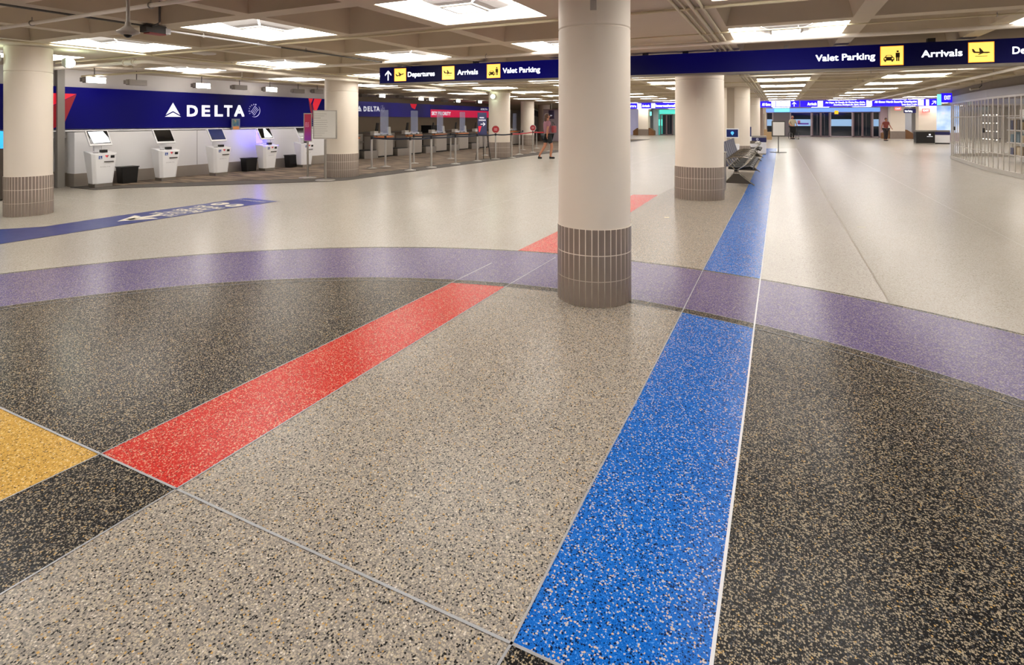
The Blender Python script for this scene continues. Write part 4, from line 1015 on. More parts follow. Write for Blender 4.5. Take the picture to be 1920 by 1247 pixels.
# ------------------------------------------------------------------ floor decal
dc = thing('floor_decal', 'long blue floor decal strip with white arrow and words', 'floor decal', (0, 0, 0))
dec = [G(0, 458), G(438, 389.6), G(521, 378), G(461.3, 371.5), G(175, 411.5), G(84.7, 425.3), G(0, 430.5)]
dec = [(-9.2, 2.4)] + [dec[0]] + dec[1:] + [(-10.8, 2.9)]
M_DECAL = mat('blue_vinyl', '#12246e', .35)
MB()._add([(x, y, .004) for x, y in dec], [tuple(range(len(dec)))]).build('vinyl', M_DECAL, dc)
Md = Matrix.Translation((-8.83, 5.6, .0)) @ Matrix.Rotation(PI, 4, 'Z')      # x to -u, y toward -v
wd = MB()
tip = G(206, 415); 
def gp_(pts): wd._add([(*G(*p), .0062) for p in pts], [tuple(range(len(pts)))])
# arrow pointing to the near end
ax = -8.83
a0y = G(206, 414)[1]; a1y = G(283, 406)[1] + .15
for poly in ([(ax, a0y), (ax + .30, a0y + .42), (ax + .14, a0y + .42), (ax, a0y + .24)], [(ax, a0y), (ax, a0y + .24), (ax - .14, a0y + .42), (ax - .30, a0y + .42)], [(ax - .07, a0y + .15), (ax + .07, a0y + .15), (ax + .07, a1y), (ax - .07, a1y)]):
    wd._add([(x, y, .0062) for x, y in poly], [tuple(range(len(poly)))])
yt = lambda v: -(v - 5.6)
for s, v, w in (('TO ALL', 5.42, .62), ('CITY', 5.62, .42), ('BUSES', 5.82, .60), ('AND', 6.02, .40), ('TRAINS', 6.22, .68)):
    add_text(wd, s, -w / 2, w / 2, yt(v) - .075, yt(v) + .075, Md, bold=.03, lift=.0062)
for cx, v in ((.19, 6.55), (-.19, 6.55)):
    vs = [(cx + .15 * math.cos(2 * PI * k / 24), yt(v) + .15 * math.sin(2 * PI * k / 24)) for k in range(24)]
    add_poly(wd, vs, Md, lift=.0062)
add_text(wd, 'mspairport', -.34, .34, yt(7.05) - .035, yt(7.05) + .035, Md, bold=.02, lift=.0062)
wd.build('lettering', mat('cream_vinyl', '#d8d0c0', .5), dc)
wd = MB()
for cx, v in ((.19, 6.55), (-.19, 6.55)):
    add_poly(wd, [(cx + .05 * math.cos(2 * PI * k / 12) + .03, yt(v) + .06 * math.sin(2 * PI * k / 12)) for k in range(12)], Md, lift=.0080)
wd.build('pictogram', M_DECAL, dc)

# ------------------------------------------------------------------ tandem seating
M_SEATL = mat('black_seat_leather', '#080707', .6, noise=.2, spec=.3); M_BACKF = mat('slate_back_fabric', '#4a4a5c', .6); M_ALU = mat('polished_aluminium', '#9a948c', .25, .9)
def make_bench(label, n, u, v, rz=0):
    # seats side by side along +y, facing +x; origin at the near end frame
    t = thing('tandem_seating', label, 'seating', (u, v, 0), rz)
    P = .56; L_ = n * P
    MB().box(-.05, L_ / 2, .36, .07, L_ + .1, .05).build('beam', M_BLACK, t)
    for y in (.12, L_ - .12):
        mb = MB(); mb.tube([(.33, 0, .015), (.25, 0, .08), (.05, 0, .24), (-.05, 0, .34), (-.15, 0, .24), (-.28, 0, .08), (-.34, 0, .015)], .016, 8)
        mb._add([(.26, -.006, .05), (.0, -.006, .27), (-.1, -.006, .27), (-.29, -.006, .05), (.26, .006, .05), (.0, .006, .27), (-.1, .006, .27), (-.29, .006, .05)], [(0, 1, 2, 3), (7, 6, 5, 4), (0, 3, 7, 4)], 1)
        mb.tube([(-.05, -.03, .33), (-.05, .03, .33)], .05, 14); mb.xform(Matrix.Translation((0, y, 0))); mb.build('leg', [M_ALU, mat('leg_plate_dark', '#4c4640', .45, .4)], t)
    for k in range(n):
        y = (k + .5) * P
        sb = MB()
        pr = [(-.22, .43), (-.05, .42), (.12, .435), (.24, .455), (.30, .43)]
        for (xa, za), (xb, zb) in zip(pr, pr[1:]):
            vs = [(xa, y - .24, za), (xb, y - .24, zb), (xb, y + .24, zb), (xa, y + .24, za)]; vs += [(x, yy, z - .05) for x, yy, z in vs]
            sb._add(vs, [(0, 1, 2, 3), (7, 6, 5, 4), (0, 4, 5, 1), (2, 6, 7, 3), (1, 5, 6, 2), (3, 7, 4, 0)])
        sb.build('seat', M_SEATL, t)
        bb = MB()
        pr = [(-.22, .44), (-.27, .62), (-.33, .80), (-.37, .98)]
        for (xa, za), (xb, zb) in zip(pr, pr[1:]):
            vs = [(xa, y - .24, za), (xa, y + .24, za), (xb, y + .24, zb), (xb, y - .24, zb)]; vs += [(x - .045, yy, z - .01) for x, yy, z in vs]
            bb._add(vs, [(0, 1, 2, 3), (7, 6, 5, 4), (0, 3, 7, 4), (1, 5, 6, 2), (3, 2, 6, 7), (0, 4, 5, 1)])
        bb.build('backrest', M_BACKF, t)
    for k in range(n + 1):
        y = k * P; mb = MB()
        mb.tube([(-.26, y, .62), (-.10, y, .665), (.10, y, .665), (.24, y, .64), (.27, y, .60), (.12, y, .46), (-.04, y, .36)], .014, 8)
        mb.tube([(-.26, y, .62), (-.20, y, .50), (-.08, y, .38)], .012, 8); mb.build('armrest', M_ALU, t)
    return t
make_bench('black tandem seating with slate backs right behind the thick column', 7, -.86, 13.55)
make_bench('farther black tandem seating beside the blue stripe and recycling bin', 4, -.95, 22.0)
ab = thing('end_table', 'gray slim post stand between the thick column and the seats', 'stand', (-1.32, 12.5, 0))
p = G(1359.5, 357); ab.location = (p[0] - .02, p[1], 0)
MB().box(0, 0, .40, .05, .40, .8).build('panel', M_STEEL, ab); MB().box(0, 0, .81, .07, .44, .03).build('cap', M_STEEL, ab)
# standing screen kiosk behind the seats (faces the viewer)
u, v = ray(1373)[0] * 18.0, ray(1373)[1] * 18.0
sk = thing('check_in_kiosk', 'white kiosk with dark blue screen and light blue emblem behind the seats', 'kiosk', (u - .02, v + .25, 0), TH * .3)
MB().box(0, 0, .36, .44, .30, .72, taper=.8).build('cabinet', M_KWHITE, sk, bevel=.01)
MB().box(0, .05, .80, .12, .06, .2).build('screen_stand', M_KWHITE, sk)
mo = MB().box(0, -.02, 1.08, .40, .04, .32, rx=math.radians(-8)).build('monitor', M_KWHITE, sk, bevel=.006)
MB().box(0, -.045, 1.08, .35, .006, .25, rx=math.radians(-8)).build('screen', M_SBLUE, mo)
eb = MB(); Mx = Matrix.Translation((0, -.052, 1.08)) @ Matrix.Rotation(math.radians(-8), 4, 'X') @ wallM((0, 0, 0), 0)
add_poly(eb, [(.05 * math.cos(2 * PI * k / 20), .01 + .05 * math.sin(2 * PI * k / 20)) for k in range(20)], Mx); add_poly(eb, [(-.02, -.06), (.02, -.06), (.02, -.03), (-.02, -.03)], Mx); eb.build('emblem', mat('light_blue_emblem', '#4aa0e0', .4, emit='#4aa8f0', estr=.8), mo, 'light blue round emblem')
MB().box(0, -.1, .76, .14, .08, .05).build('scanner', M_BLACK, sk)
# second kiosk screen peeking past the joint column
u, v = ray(1406.5)[0] * 23.7, ray(1406.5)[1] * 23.7
s2 = thing('check_in_kiosk', 'kiosk seen edge on between the seamed column and the recycling bin', 'kiosk', (u - .1, v, 0)); MB().box(0, 0, .4, .3, .4, .8).build('cabinet', M_KWHITE, s2); MB().box(0, -.1, 1.02, .3, .04, .42).build('monitor', M_SBLUE, s2); MB().box(0, 0, .86, .1, .06, .2).build('screen_stand', M_KWHITE, s2)
# recycling bin
u, v = G(1420, 289.5)
rb = thing('recycling_bin', 'white recycling bin with navy band beyond the seats', 'recycling bin', (u, v + .2, 0))
MB().box(0, 0, .30, .70, .5, .50).build('body', M_WHITE, rb); MB().box(0, 0, .645, .72, .52, .2).build('navy_band', mat('bin_navy', '#121250', .5), rb); MB().box(0, 0, .78, .71, .51, .08).build('lid', M_STEEL, rb); MB().box(0, 0, .025, .68, .48, .05).build('plinth', M_DSTEEL, rb)
eb = MB(); Mx = wallM((0, -.262, .645), 0)
for k in range(18):
    a, b = 2 * PI * k / 18, 2 * PI * (k + .8) / 18
    add_poly(eb, [(.045 * math.cos(a), .03 + .045 * math.sin(a)), (.03 * math.cos(a), .03 + .03 * math.sin(a)), (.03 * math.cos(b), .03 + .03 * math.sin(b)), (.045 * math.cos(b), .03 + .045 * math.sin(b))], Mx)
eb.box(0, -.264, .585, .2, .002, .02); eb.build('emblem', M_PAINTW, rb)
# info stand
u, v = G(1459.5, 286); Zi = EYE * FP / (286 - HY)
st = thing('notice_board', 'blank white notice board in a dark frame on a floor stand', 'notice board', (u, v, 0), TH)
MB().box(0, 0, .012, .5, .5, .02, rz=.4).build('base', M_BLACK, st); MB().tube([(0, 0, .02), (0, 0, hz(256, Zi))], .022, 10).build('pole', M_COND, st)
za, zb = hz(256, Zi), hz(227, Zi); MB().box(0, 0, (za + zb) / 2, 25 * Zi / FP, .04, zb - za).build('frame', M_COND, st); MB().box(0, -.022, (za + zb) / 2, 21.5 * Zi / FP, .006, zb - za - .1).build('sheet', mat('blank_sheet', '#d8d4d0', .6), st)
# bins at the right
u, v = G(1735, 270)
bb = thing('waste_bin', 'wide black waste bin with steel top beside the blue and white bin', 'waste bin', (u, v + .3, 0)); MB().box(0, 0, .42, 1.0, .7, .74).build('body', M_BLACK, bb, bevel=.05); MB().box(0, 0, .83, 1.04, .74, .1).build('lid', M_STEEL, bb); MB().box(0, 0, .03, 1.0, .7, .06).build('plinth', M_STEEL, bb)
mb = MB(); mb.box(.22, -.356, .6, .1, .004, .1); mb.box(.22, -.356, .48, .3, .004, .03); mb.build('emblem', M_PAINTW, bb)
u, v = G(1762, 270)
bb = thing('recycling_bin', 'navy and white bin beside the wide black bin', 'recycling bin', (u + .12, v + .3, 0)); MB().box(0, 0, .35, .8, .6, .54).build('body', M_WHITE, bb); MB().box(0, 0, .68, .82, .62, .2).build('navy_band', MATS['bin_navy'], bb); MB().box(0, 0, .83, .82, .62, .1).build('lid', M_STEEL, bb); MB().box(0, 0, .04, .8, .6, .08).build('plinth', M_BLACK, bb)

# ------------------------------------------------------------------ far facade
VW = 58.0
def X(px): return atV(px, VW)[0]
def Zt(px, py): return hz(py, atV(px, VW)[2])
M_BLUEF = mat('sky_blue_fascia', '#6c9cf0', .5, emit='#7aa4ff', estr=.75)
M_TEALF = mat('teal_lit_glass', '#58d8c8', .4, emit='#5ae0d0', estr=.7)
M_FROST = mat('frosted_blue_band', '#90b8e0', .5, emit='#98c0ee', estr=.35)
M_DGLASS = mat('dark_window_glass', '#1e2632', .06, coat=.2)
M_FRAME = mat('door_frame_metal', '#a89aa0', .35, .4)
fas = thing('facade_fascia', 'glowing sky blue fascia above the far glass doors', 'fascia', (0, VW, 2.30)); MB().box((X(1436) + X(1649.5)) / 2, 0, .17, X(1649.5) - X(1436), .3, .36).build('band', M_BLUEF, fas)
fas['label'] = 'glowing sky blue fascia above the far glass doors'
mb = MB(); mb.box((X(1452) + X(1480)) / 2, -.17, .17, X(1480) - X(1452), .02, .3); mb.build('cyan_panel', mat('cyan_lit', '#7af0e0', .4, emit='#7af4e4', estr=1.0), fas, 'brighter cyan panel')
def bay(px0, px1, kind, label, n, fros=True, top=2.3):
    x0, x1 = X(px0), X(px1); w = x1 - x0
    t = bpy.data.objects.new(f'{kind}_{n}', None); COL.objects.link(t); t.location = (x0, VW, 0); t['kind'] = 'structure'; t['label'] = label
    fr = MB(); fr.box(.05, 0, top / 2, .1, .14, top); fr.box(w - .05, 0, top / 2, .1, .14, top); fr.box(w / 2, 0, top - .04, w, .14, .08); fr.box(w / 2, 0, .05, w, .14, .1)
    if kind == 'door': fr.box(w / 2, 0, top / 2, .16, .14, top)
    fr.build('frame', M_FRAME if kind == 'window' else mat('door_brown_frame', '#76646a', .35, .4), t)
    MB().box(w / 2, .03, top / 2, w - .1, .02, top - .1).build('pane', M_DGLASS, t)
    if kind == 'window' and fros: MB().box(w / 2, 0, Zt(1540, 230), w - .2, .03, .62).build('frosted_band', M_FROST, t, 'frosted light blue band')
    if kind == 'door':
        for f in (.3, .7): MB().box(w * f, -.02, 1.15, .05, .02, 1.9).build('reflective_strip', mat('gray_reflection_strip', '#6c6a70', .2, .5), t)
    return t
bay(1436, 1450, 'window', 'far window bay left of the gray shutter', 1); 
sh = MB().box((X(1450) + X(1481)) / 2, VW, 1.15, X(1481) - X(1450), .1, 2.3).build('wall_panel_gray', mat('gray_shutter', '#6a6268', .5)); struct(sh, 'gray shutter panel in the far wall')
bay(1481, 1522, 'window', 'far window bay behind the uniformed person', 2); bay(1522, 1556, 'door', 'far brown-framed double door, left of two', 1); bay(1556, 1599, 'window', 'far window bay between the two double doors', 3); bay(1599, 1635, 'door', 'far brown-framed double door, right of two', 2); bay(1635, 1650, 'window', 'narrow far window bay right of the doors', 4)
M_PALEP = mat('pale_pink_wall', '#d0b8c4', .6)
wbox('wall_far_right', X(1650), X(1664), VW - .1, VW + .1, 0, 2.66, M_PALEP, 'pale pink wall end right of the glass doors')
yb = thing('exit_sign', 'small yellow pictogram sign in the middle far window', 'sign', (X(1568), VW - .2, Zt(1568, 214))); MB().box(0, 0, .16, .30, .05, .32).build('panel', mat('yellow_small_lit', '#e8b020', .4, emit='#f0b820', estr=.9), yb)
pk = thing('window_poster', 'pink and purple sticker on the frosted window behind the uniformed person', 'poster', (X(1498), VW - .03, 1.2)); MB().box(0, -.02, .15, .22, .01, .3).build('pink_card', mat('pink_card', '#c86a90', .5), pk); MB().box(.35, -.02, 0, .9, .01, .14).build('purple_card', mat('purple_card', '#6a40b8', .5), pk)
# teal shop left of the thick column
bayl = bay(1238, 1262, 'door', 'far dark glass door of the teal-lit front', 3, top=2.15)
tl = thing('facade_fascia', 'turquoise lit fascia over the far door between the columns', 'fascia', (X(1234), VW - .05, 2.17)); MB().box(1.85, 0, .22, 3.4, .2, .45).build('band', M_TEALF, tl)
tw = thing('lit_window', 'turquoise lit glass panel left of the far dark door', 'window', (X(1237), VW - .02, 0)); MB().box(0, 0, 1.08, .6, .06, 2.16).build('pane', mat('teal_glass_dim', '#3a9a90', .3, emit='#3aa89c', estr=.35), tw); MB().box(0, -.035, 1.3, .58, .02, .66).build('frosted_band', M_TEALF, tw)
cs = thing('lit_sign', 'small cyan lit sign on the far wall left of the turquoise front', 'sign', (X(1223.5), VW - 1.2, 2.0)); MB().box(0, 0, .2, .30, .08, .4).build('panel', MATS['cyan_lit'], cs)
wbox('wall_far_left', X(1226), X(1235), VW - .3, VW + .2, 0, 2.66, mat('pale_blue_wall', '#c8d4dc', .6))
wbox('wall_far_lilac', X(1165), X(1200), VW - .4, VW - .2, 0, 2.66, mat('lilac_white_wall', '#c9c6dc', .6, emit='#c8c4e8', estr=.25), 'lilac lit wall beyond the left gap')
# left side stub wall with brown panel at the far end of seats line
u1, v1 = atV(1423, 42)[:2]
wbox('wall_mid_stub', u1 - .9, u1 + .25, 42, 44, 0, ZC, mat('stub_brown', '#8c7a6a', .6), 'brown wall end beyond the seats')
u2 = atV(1431, 50)[0]
wbox('wall_mid_beige', u2 - .8, u2 + .2, 50, 51, 0, ZC, W_BEIGE, 'beige wall end with dark screen')
ds = thing('wall_screen', 'tall dark screen on the beige wall end beyond the seats', 'screen', (u2 - .1, 49.96, 0)); MB().box(0, 0, 1.35, .32, .04, 1.4).build('display', M_BLACK, ds)
ub = atV(1441, 48)[0]
wb = thing('planter_bench', 'tan wooden bench by the beige wall end', 'bench', (ub - .3, 48, 0)); MB().box(0, 0, .3, 1.1, .9, .6).build('body', mat('tan_wood', '#a88c66', .5), wb); MB().box(-.15, 0, .7, .7, .7, .2).build('upper_step', MATS['tan_wood'], wb)
# right background: shutter, valet sign, exit signs, mural, steps
x0 = atV(1691, 54)[0]; x1 = atV(1724, 54)[0]
sh = MB().box((x0 + x1) / 2, 57.0, 1.6, x1 - x0, .1, 2.1).build('wall_shutter_white', mat('white_shutter', '#b8bac4', .5)); struct(sh, 'pale gray shutter right of the doors')
stp = thing('staircase', 'pale steps below the pale gray shutter', 'stairs', (x0 + .9, 53.4, 0)); mb = MB()
for k in range(5): mb.box((x1 - x0) / 2 + .5, .15 + k * .28, .06 + k * .06, x1 - x0 + 1.0, .28, .12 + k * .12)
mb.build('treads', mat('lilac_stone', '#b0a8b8', .5), stp)
vs_ = thing('hanging_sign', 'small navy sign with white words above the pale shutter', 'sign', (atV(1694.5, 46)[0], 46, 2.02)); w = atV(1717, 46)[0] - atV(1694.5, 46)[0]
MB().box(w / 2, 0, .14, w, .1, .29).build('panel', M_NAVY, vs_); mb = MB(); add_text(mb, 'Valet Parking', .05, w - .2, .07, .2, wallM((0, -.052, 0), 0), bold=.02); mb.build('lettering', M_LIT, vs_); MB().tube([(w / 2, 0, .28), (w / 2, 0, ZC - 2.02)], .012, 6).build('stem', M_STEEL, vs_)
M_EXIT = mat('exit_red_lit', '#f05050', .4, emit='#ff4848', estr=1.0)
p = atV(1683.5, 52.6); ex = thing('exit_sign', 'red lit exit sign on the square column right of the doors', 'sign', (p[0], p[1], hz(206.5, p[2]))); MB().box(0, 0, .12, .42, .08, .24).build('panel', M_EXIT, ex); mb = MB(); add_text(mb, 'EXIT', -.16, .16, .05, .19, wallM((0, -.042, 0), 0)); mb.build('lettering', mat('exit_white', '#ffffff', .4, emit='#ffd8d8', estr=1.2), ex)
p = atV(1736, 46.3); ex = thing('exit_sign', 'red lit exit sign on the column behind the bins', 'sign', (p[0], p[1], hz(211, p[2]))); MB().box(0, 0, .14, .42, .08, .26).build('panel', M_EXIT, ex); mb = MB(); add_text(mb, 'EXIT', -.16, .16, .07, .21, wallM((0, -.042, 0), 0)); mb.build('lettering', MATS['exit_white'], ex)
M_SKYM = pattern_mat('sky_mural', [(.35, '#7aa6e8'), (.55, '#b8cdf0'), (.7, '#e2e2f0')], (1, 1, 1), .9, .5, 3, emit=.55)
x0 = atV(1747, 50)[0]; x1 = atV(1800, 50)[0]
mu = thing('wall_mural', 'lit pale blue sky mural beyond the bins', 'mural', (x0, 50, .62)); MB().box((x1 - x0) / 2, 0, .98, x1 - x0, .08, 1.96).build('print', M_SKYM, mu)
wbox('wall_mural_base', x0, x1, 49.9, 50.1, 0, .6, mat('mauve_base', '#b0a0ac', .5), 'mauve base wall under the mural')

# ------------------------------------------------------------------ shop with folding grille
GP = [(5.9, 9.0), (5.82, 13.0), (5.70, 16.0), (5.62, 18.42), (5.58, 20.9), (5.72, 23.2), (5.89, 25.06), (6.07, 27.18), (6.5, 28.6), (7.6, 29.6), (9.5, 30.2)]
def along(path, step):
    out = []; carry = 0
    for a, b in zip(path, path[1:]):
        A = Vector((*a, 0)); B = Vector((*b, 0)); L_ = (B - A).length; d = (B - A) / L_; s = carry
        while s < L_: out.append(((A + d * s), math.atan2(d.y, d.x))); s += step
        carry = s - L_
    return out
M_GR = mat('grille_aluminium', '#c4beb6', .35, .4); M_GPANE = mat('grille_clear_panel', '#c8c8c8', .08, alpha=.07)
GH = 2.2
fg = thing('folding_grille', 'curved folding shop grille of upright slats and clear panes', 'grille', (5.6, 20, 0))
off = Vector((5.6, 20, 0))
slats = [s for s in along(GP, .40) if s[0].y > 12]
for k, (p, a) in enumerate(slats[:98]):
    MB().box(p.x - off.x, p.y - off.y, GH / 2 + .01, .045, .018, GH - .02, rz=a).build('slat', M_GR, fg)
def strip(path, z0, z1, th, name, m, parent, label=None, shift=0, joints=True):
    mb = MB()
    for a, b in zip(path, path[1:]):
        A = Vector((*a, 0)); B = Vector((*b, 0)); d = (B - A).normalized(); nrm = Vector((-d.y, d.x, 0))
        c = (A + B) / 2 - off + nrm * shift; mb.box(c.x, c.y, (z0 + z1) / 2, (B - A).length + .01, th, z1 - z0, rz=math.atan2(d.y, d.x))
    return mb.build(name, m, parent, label)
strip(GP, .0, .12, .04, 'bottom_rail', M_GR, fg); strip(GP, GH - .06, GH, .05, 'top_rail', M_GR, fg)
for z in (.55, 1.62): strip(GP, z, z + .018, .02, 'cross_rail', M_GR, fg)
strip(GP, .12, GH - .06, .006, 'clear_panel', M_GPANE, fg, 'clear panes between the slats')
for q in (26.0, 21.3):
    s = min(slats, key=lambda x: abs(x[0].y - q)); MB().box(s[0].x - off.x - .03, s[0].y - off.y, 1.2, .04, .07, .14, rz=0).build('lock', M_BLACK, fg, 'black lock box')
fas = thing('shop_fascia', 'curved pale gray fascia above the folding grille', 'fascia', (5.6, 20, 0)); strip(GP, GH, 2.42, .12, 'band', mat('pale_blue_gray_fascia', '#a8a8b4', .45), fas)
strip(GP, 2.425, ZC - .005, .30, 'soffit_band', mat('fascia_brown_gray', '#8a8078', .6), fas, None, -.18)
# shop interior
shp = [(16.5, 9), (16.5, 34)]
wbox('wall_shop_back', 10.6, 10.8, 8, 29.4, 0, ZC, mat('shop_back_wall', '#b8b2ac', .6), 'back wall of the closed shop')
M_SHOPL = mat('shop_lamp', '#ffffff', .4, emit='#fff6ea', estr=26)
k = 0
for v, nm in ((14.5, 'near'), (17.5, 'second'), (20.5, 'middle'), (23.5, 'fourth'), (26.5, 'far')):
    o = MB().box(0, 0, 0, .3, 1.6, .05).build('strip_light', M_SHOPL); o.location = (8.0, v, 2.62); tag(o, f'{nm} strip light inside the closed shop', 'ceiling light', 'strip lights inside the shop')
rs = random.Random(4)
cols = ['#b83a40', '#d8c8a8', '#2c3a6c', '#5c5048', '#c8c4c0', '#2a2826', '#6c8c9c', '#9c7c4c']
sl_ = ['near', 'second', 'middle', 'fourth', 'far']
for q, v in enumerate((15.0, 17.6, 20.2, 22.8, 25.4)):
    t = thing('display_shelf', f'{sl_[q]} merchandise shelf inside the closed shop', 'shelf', (7.9 + .3 * (q % 2), v, 0), 0, 'merchandise shelves inside the shop')
    mb = MB(); mb.box(0, 0, .95, .06, 1.6, 1.9)
    for z in (.25, .7, 1.15, 1.6): mb.box(-.2, 0, z, .4, 1.6, .03)
    mb.build('frame', M_WHITE, t)
    for si, z in enumerate((.265, .715, 1.165)):
        for b in range(5):
            w = .2 + rs.random() * .08; h = .2 + rs.random() * .18; c = rs.choice(cols)
            o = MB().box(0, 0, h / 2, .18, w, h).build('goods_box', mat('goods_' + c[1:], c, .6)); o.location = (t.location.x - .22, v - .62 + b * .31, z)
            tag(o, f'goods box on the {["bottom", "middle", "top"][si]} level of the {sl_[q]} shop shelf', 'box', 'goods on the shop shelves')
# small hanging shop spots behind grille: point-like bulbs
for r_ in range(4):
    t = thing('bulb_string', f'{["lowest", "lower", "upper", "highest"][r_]} string of small bulbs behind the grille', 'string lights', (6.5, 24.2, .85 + r_ * .28), 0, 'strings of small bulbs behind the grille')
    mb = MB()
    for k in range(5): mb.ball((0, -.6 + k * .34, 0), .016, .016, .016, 8)
    mb.build('bulb', mat('tiny_bulb', '#ffffff', .4, emit='#fff4e0', estr=5), t); MB().box(0, 0, .03, .01, 1.7, .01).build('wire', M_COND, t)
pa, pb_ = atV(1775, 26.6), atV(1795, 26.6)
ss = thing('projecting_sign', 'blue lit sign projecting from the far end of the grille fascia', 'sign', (pb_[0] - .2, 26.5, 2.19))
wss = pb_[0] - pa[0]
MB().box(-wss / 2, 0, .19, wss, .12, .36).build('panel', M_FNAVY, ss); mb = MB(); add_text(mb, 'EXIT', -wss * .72, -wss * .12, .12, .28, wallM((0, -.063, 0), 0)); mb.build('lettering', M_LIT, ss)
MB().box(-wss - .05, .02, .12, .12, .1, .42).build('cyan_end', MATS['cyan_lit'], ss, 'bright cyan side panel')
cm = thing('bullet_camera', 'security camera bracket above the shop fascia', 'camera', (5.25, 20.6, 2.45)); MB().tube([(0, 0, 0), (-.22, -.1, -.03)], .035, 10).build('body', M_FRAMEG, cm); MB().tube([(0, 0, 0), (.08, 0, .08), (.08, 0, ZC - 2.45)], .012, 8).build('bracket', M_COND, cm)

# left edge bits behind the floodlit column
o = thing('wall_screen', 'blue lit screen at the left edge behind the floodlit column', 'screen', (*atU(-4, -13.2)[:2], 0)); MB().box(0, 0, 1.13, .1, .9, .34).build('display', mat('cyan_screen', '#2a90e0', .3, emit='#2a9af0', estr=1.0), o); MB().box(-.05, 0, .5, .4, 1.0, .95).build('cabinet', mat('dark_brown_cabinet', '#3c322a', .5), o)

# ------------------------------------------------------------------ people
def skin(name, joints, edges, m, parent, root=0, sub=2):
    me = bpy.data.meshes.new(name); me.from_pydata([j[:3] for j in joints], edges, [])
    o = bpy.data.objects.new(name, me); COL.objects.link(o)
    if parent: o.parent = parent
    s = o.modifiers.new('skin', 'SKIN'); s.use_smooth_shade = True
    for i, j in enumerate(joints):
        r = j[3] if isinstance(j[3], tuple) else (j[3], j[3]); me.skin_vertices[0].data[i].radius = r; me.skin_vertices[0].data[i].use_root = (i == root)
    b = o.modifiers.new('sub', 'SUBSURF'); b.levels = sub; b.render_levels = sub
    me.materials.append(m)
    return o
M_SKIN = mat('skin_tone', '#b07a60', .5, spec=.3)
def make_person(label, loc, rz, H, arms, legs, top, bottom, hair, skinm, short_legs=False, sleeves=.5, mask=None, hairlen=0.0):
    t = thing('person', label, 'person', loc, rz); k = H / 1.75
    # joints: facing -y. legs: (knee, ankle, toe) left/right offsets; arms: (elbow, wrist)
    J = []; E = []
    def a(x, y, z, r): J.append((x * k, y * k, z * k, (r[0] * k, r[1] * k) if isinstance(r, tuple) else r * k)); return len(J) - 1
    def e(*i):
        for p, q in zip(i, i[1:]): E.append((p, q))
    pel = a(0, 0, .93, (.15, .11)); wst = a(0, 0, 1.08, (.135, .10)); ch = a(0, -.01, 1.28, (.165, .115)); nb = a(0, 0, 1.44, (.075, .07)); nk = a(0, -.01, 1.51, .055); hd = a(0, -.02, 1.62, (.078, .095)); ht = a(0, -.01, 1.70, (.068, .08))
    e(pel, wst, ch, nb, nk, hd, ht)
    hips = []
    for s, (kn, an, to) in zip((-1, 1), legs):
        h = a(s * .09, 0, .88, .095); K = a(*kn, .062); A = a(*an, .042); T = a(*to, .035); e(pel, h, K, A, T); hips.append((h, K, A, T))
    ar = []
    for s, (el, wr) in zip((-1, 1), arms):
        S = a(s * .185, 0, 1.40, .055); L_ = a(*el, .042); W = a(*wr, .030); hx = tuple(w + (w - l) * .25 for w, l in zip(wr, el)); Hn = a(*hx, .034); e(ch, S, L_, W, Hn); ar.append((S, L_, W, Hn))
    body = skin('body', J, E, skinm, t)
    # clothing: top
    g = 1.14
    def cloth(name, idx, edges, m, grow, lab=None, ends=None):
        mp = {i: n for n, i in enumerate(idx)}
        jj = [(J[i][0], J[i][1], J[i][2], (J[i][3][0] * grow + .012, J[i][3][1] * grow + .012) if isinstance(J[i][3], tuple) else (J[i][3] * grow + .012)) for i in idx]
        if ends:
            for i, f in ends:                        # pull a limb end back toward its parent
                prev = [p for p, q in edges if q == i][0]
                A_ = Vector(J[prev][:3]); B_ = Vector(J[i][:3]); c = A_.lerp(B_, f); jj[mp[i]] = (*c, jj[mp[i]][3])
        return skin(name, jj, [(mp[p], mp[q]) for p, q in edges], m, t, 0)
    cloth('shirt', [pel, wst, ch, nb] + [x for A_ in ar for x in A_[:2]], [(pel, wst), (wst, ch), (ch, nb), (ch, ar[0][0]), (ar[0][0], ar[0][1]), (ch, ar[1][0]), (ar[1][0], ar[1][1])], top, 1.1, ends=[(ar[0][1], sleeves), (ar[1][1], sleeves)])
    if short_legs:
        cloth('shorts', [pel] + [x for h in hips for x in h[:2]], [(pel, hips[0][0]), (hips[0][0], hips[0][1]), (pel, hips[1][0]), (hips[1][0], hips[1][1])], bottom, 1.22, ends=[(hips[0][1], .8), (hips[1][1], .8)])
    else:
        cloth('trousers', [pel] + [x for h in hips for x in h[:3]], [(pel, hips[0][0]), (hips[0][0], hips[0][1]), (hips[0][1], hips[0][2]), (pel, hips[1][0]), (hips[1][0], hips[1][1]), (hips[1][1], hips[1][2])], bottom, 1.18, ends=[(hips[0][2], .95), (hips[1][2], .95)])
    for h in hips:
        A_, T_ = J[h[2]], J[h[3]]
        sh = MB(); sh.tube([(A_[0], A_[1] + .03 * k, .045), ((A_[0] + T_[0]) / 2, (A_[1] + T_[1]) / 2, T_[2] + .01), (T_[0], T_[1] - .03 * k, T_[2])], [.05 * k, .048 * k, .035 * k], 10); sh.build('shoe', M_BLACK, t)
    hb = MB(); hb.ball((0, .012 * k, 1.655 * k), .092 * k, .105 * k, .105 * k, 16)
    if hairlen: hb.ball((0, .07 * k, (1.60 - hairlen / 2) * k), .075 * k, .05 * k, hairlen * k, 12)
    hb.v = [(x, y, z) for x, y, z in hb.v]
    # keep the face free: push the front of the cap up
    hb.v = [(x, max(y, -.045 * k) if z < 1.69 * k else y, z) for x, y, z in hb.v]
    hb.build('hair', hair, t)
    fb = MB(); fb.ball((0, -.117 * k, 1.625 * k), .012 * k, .02 * k, .02 * k, 8)
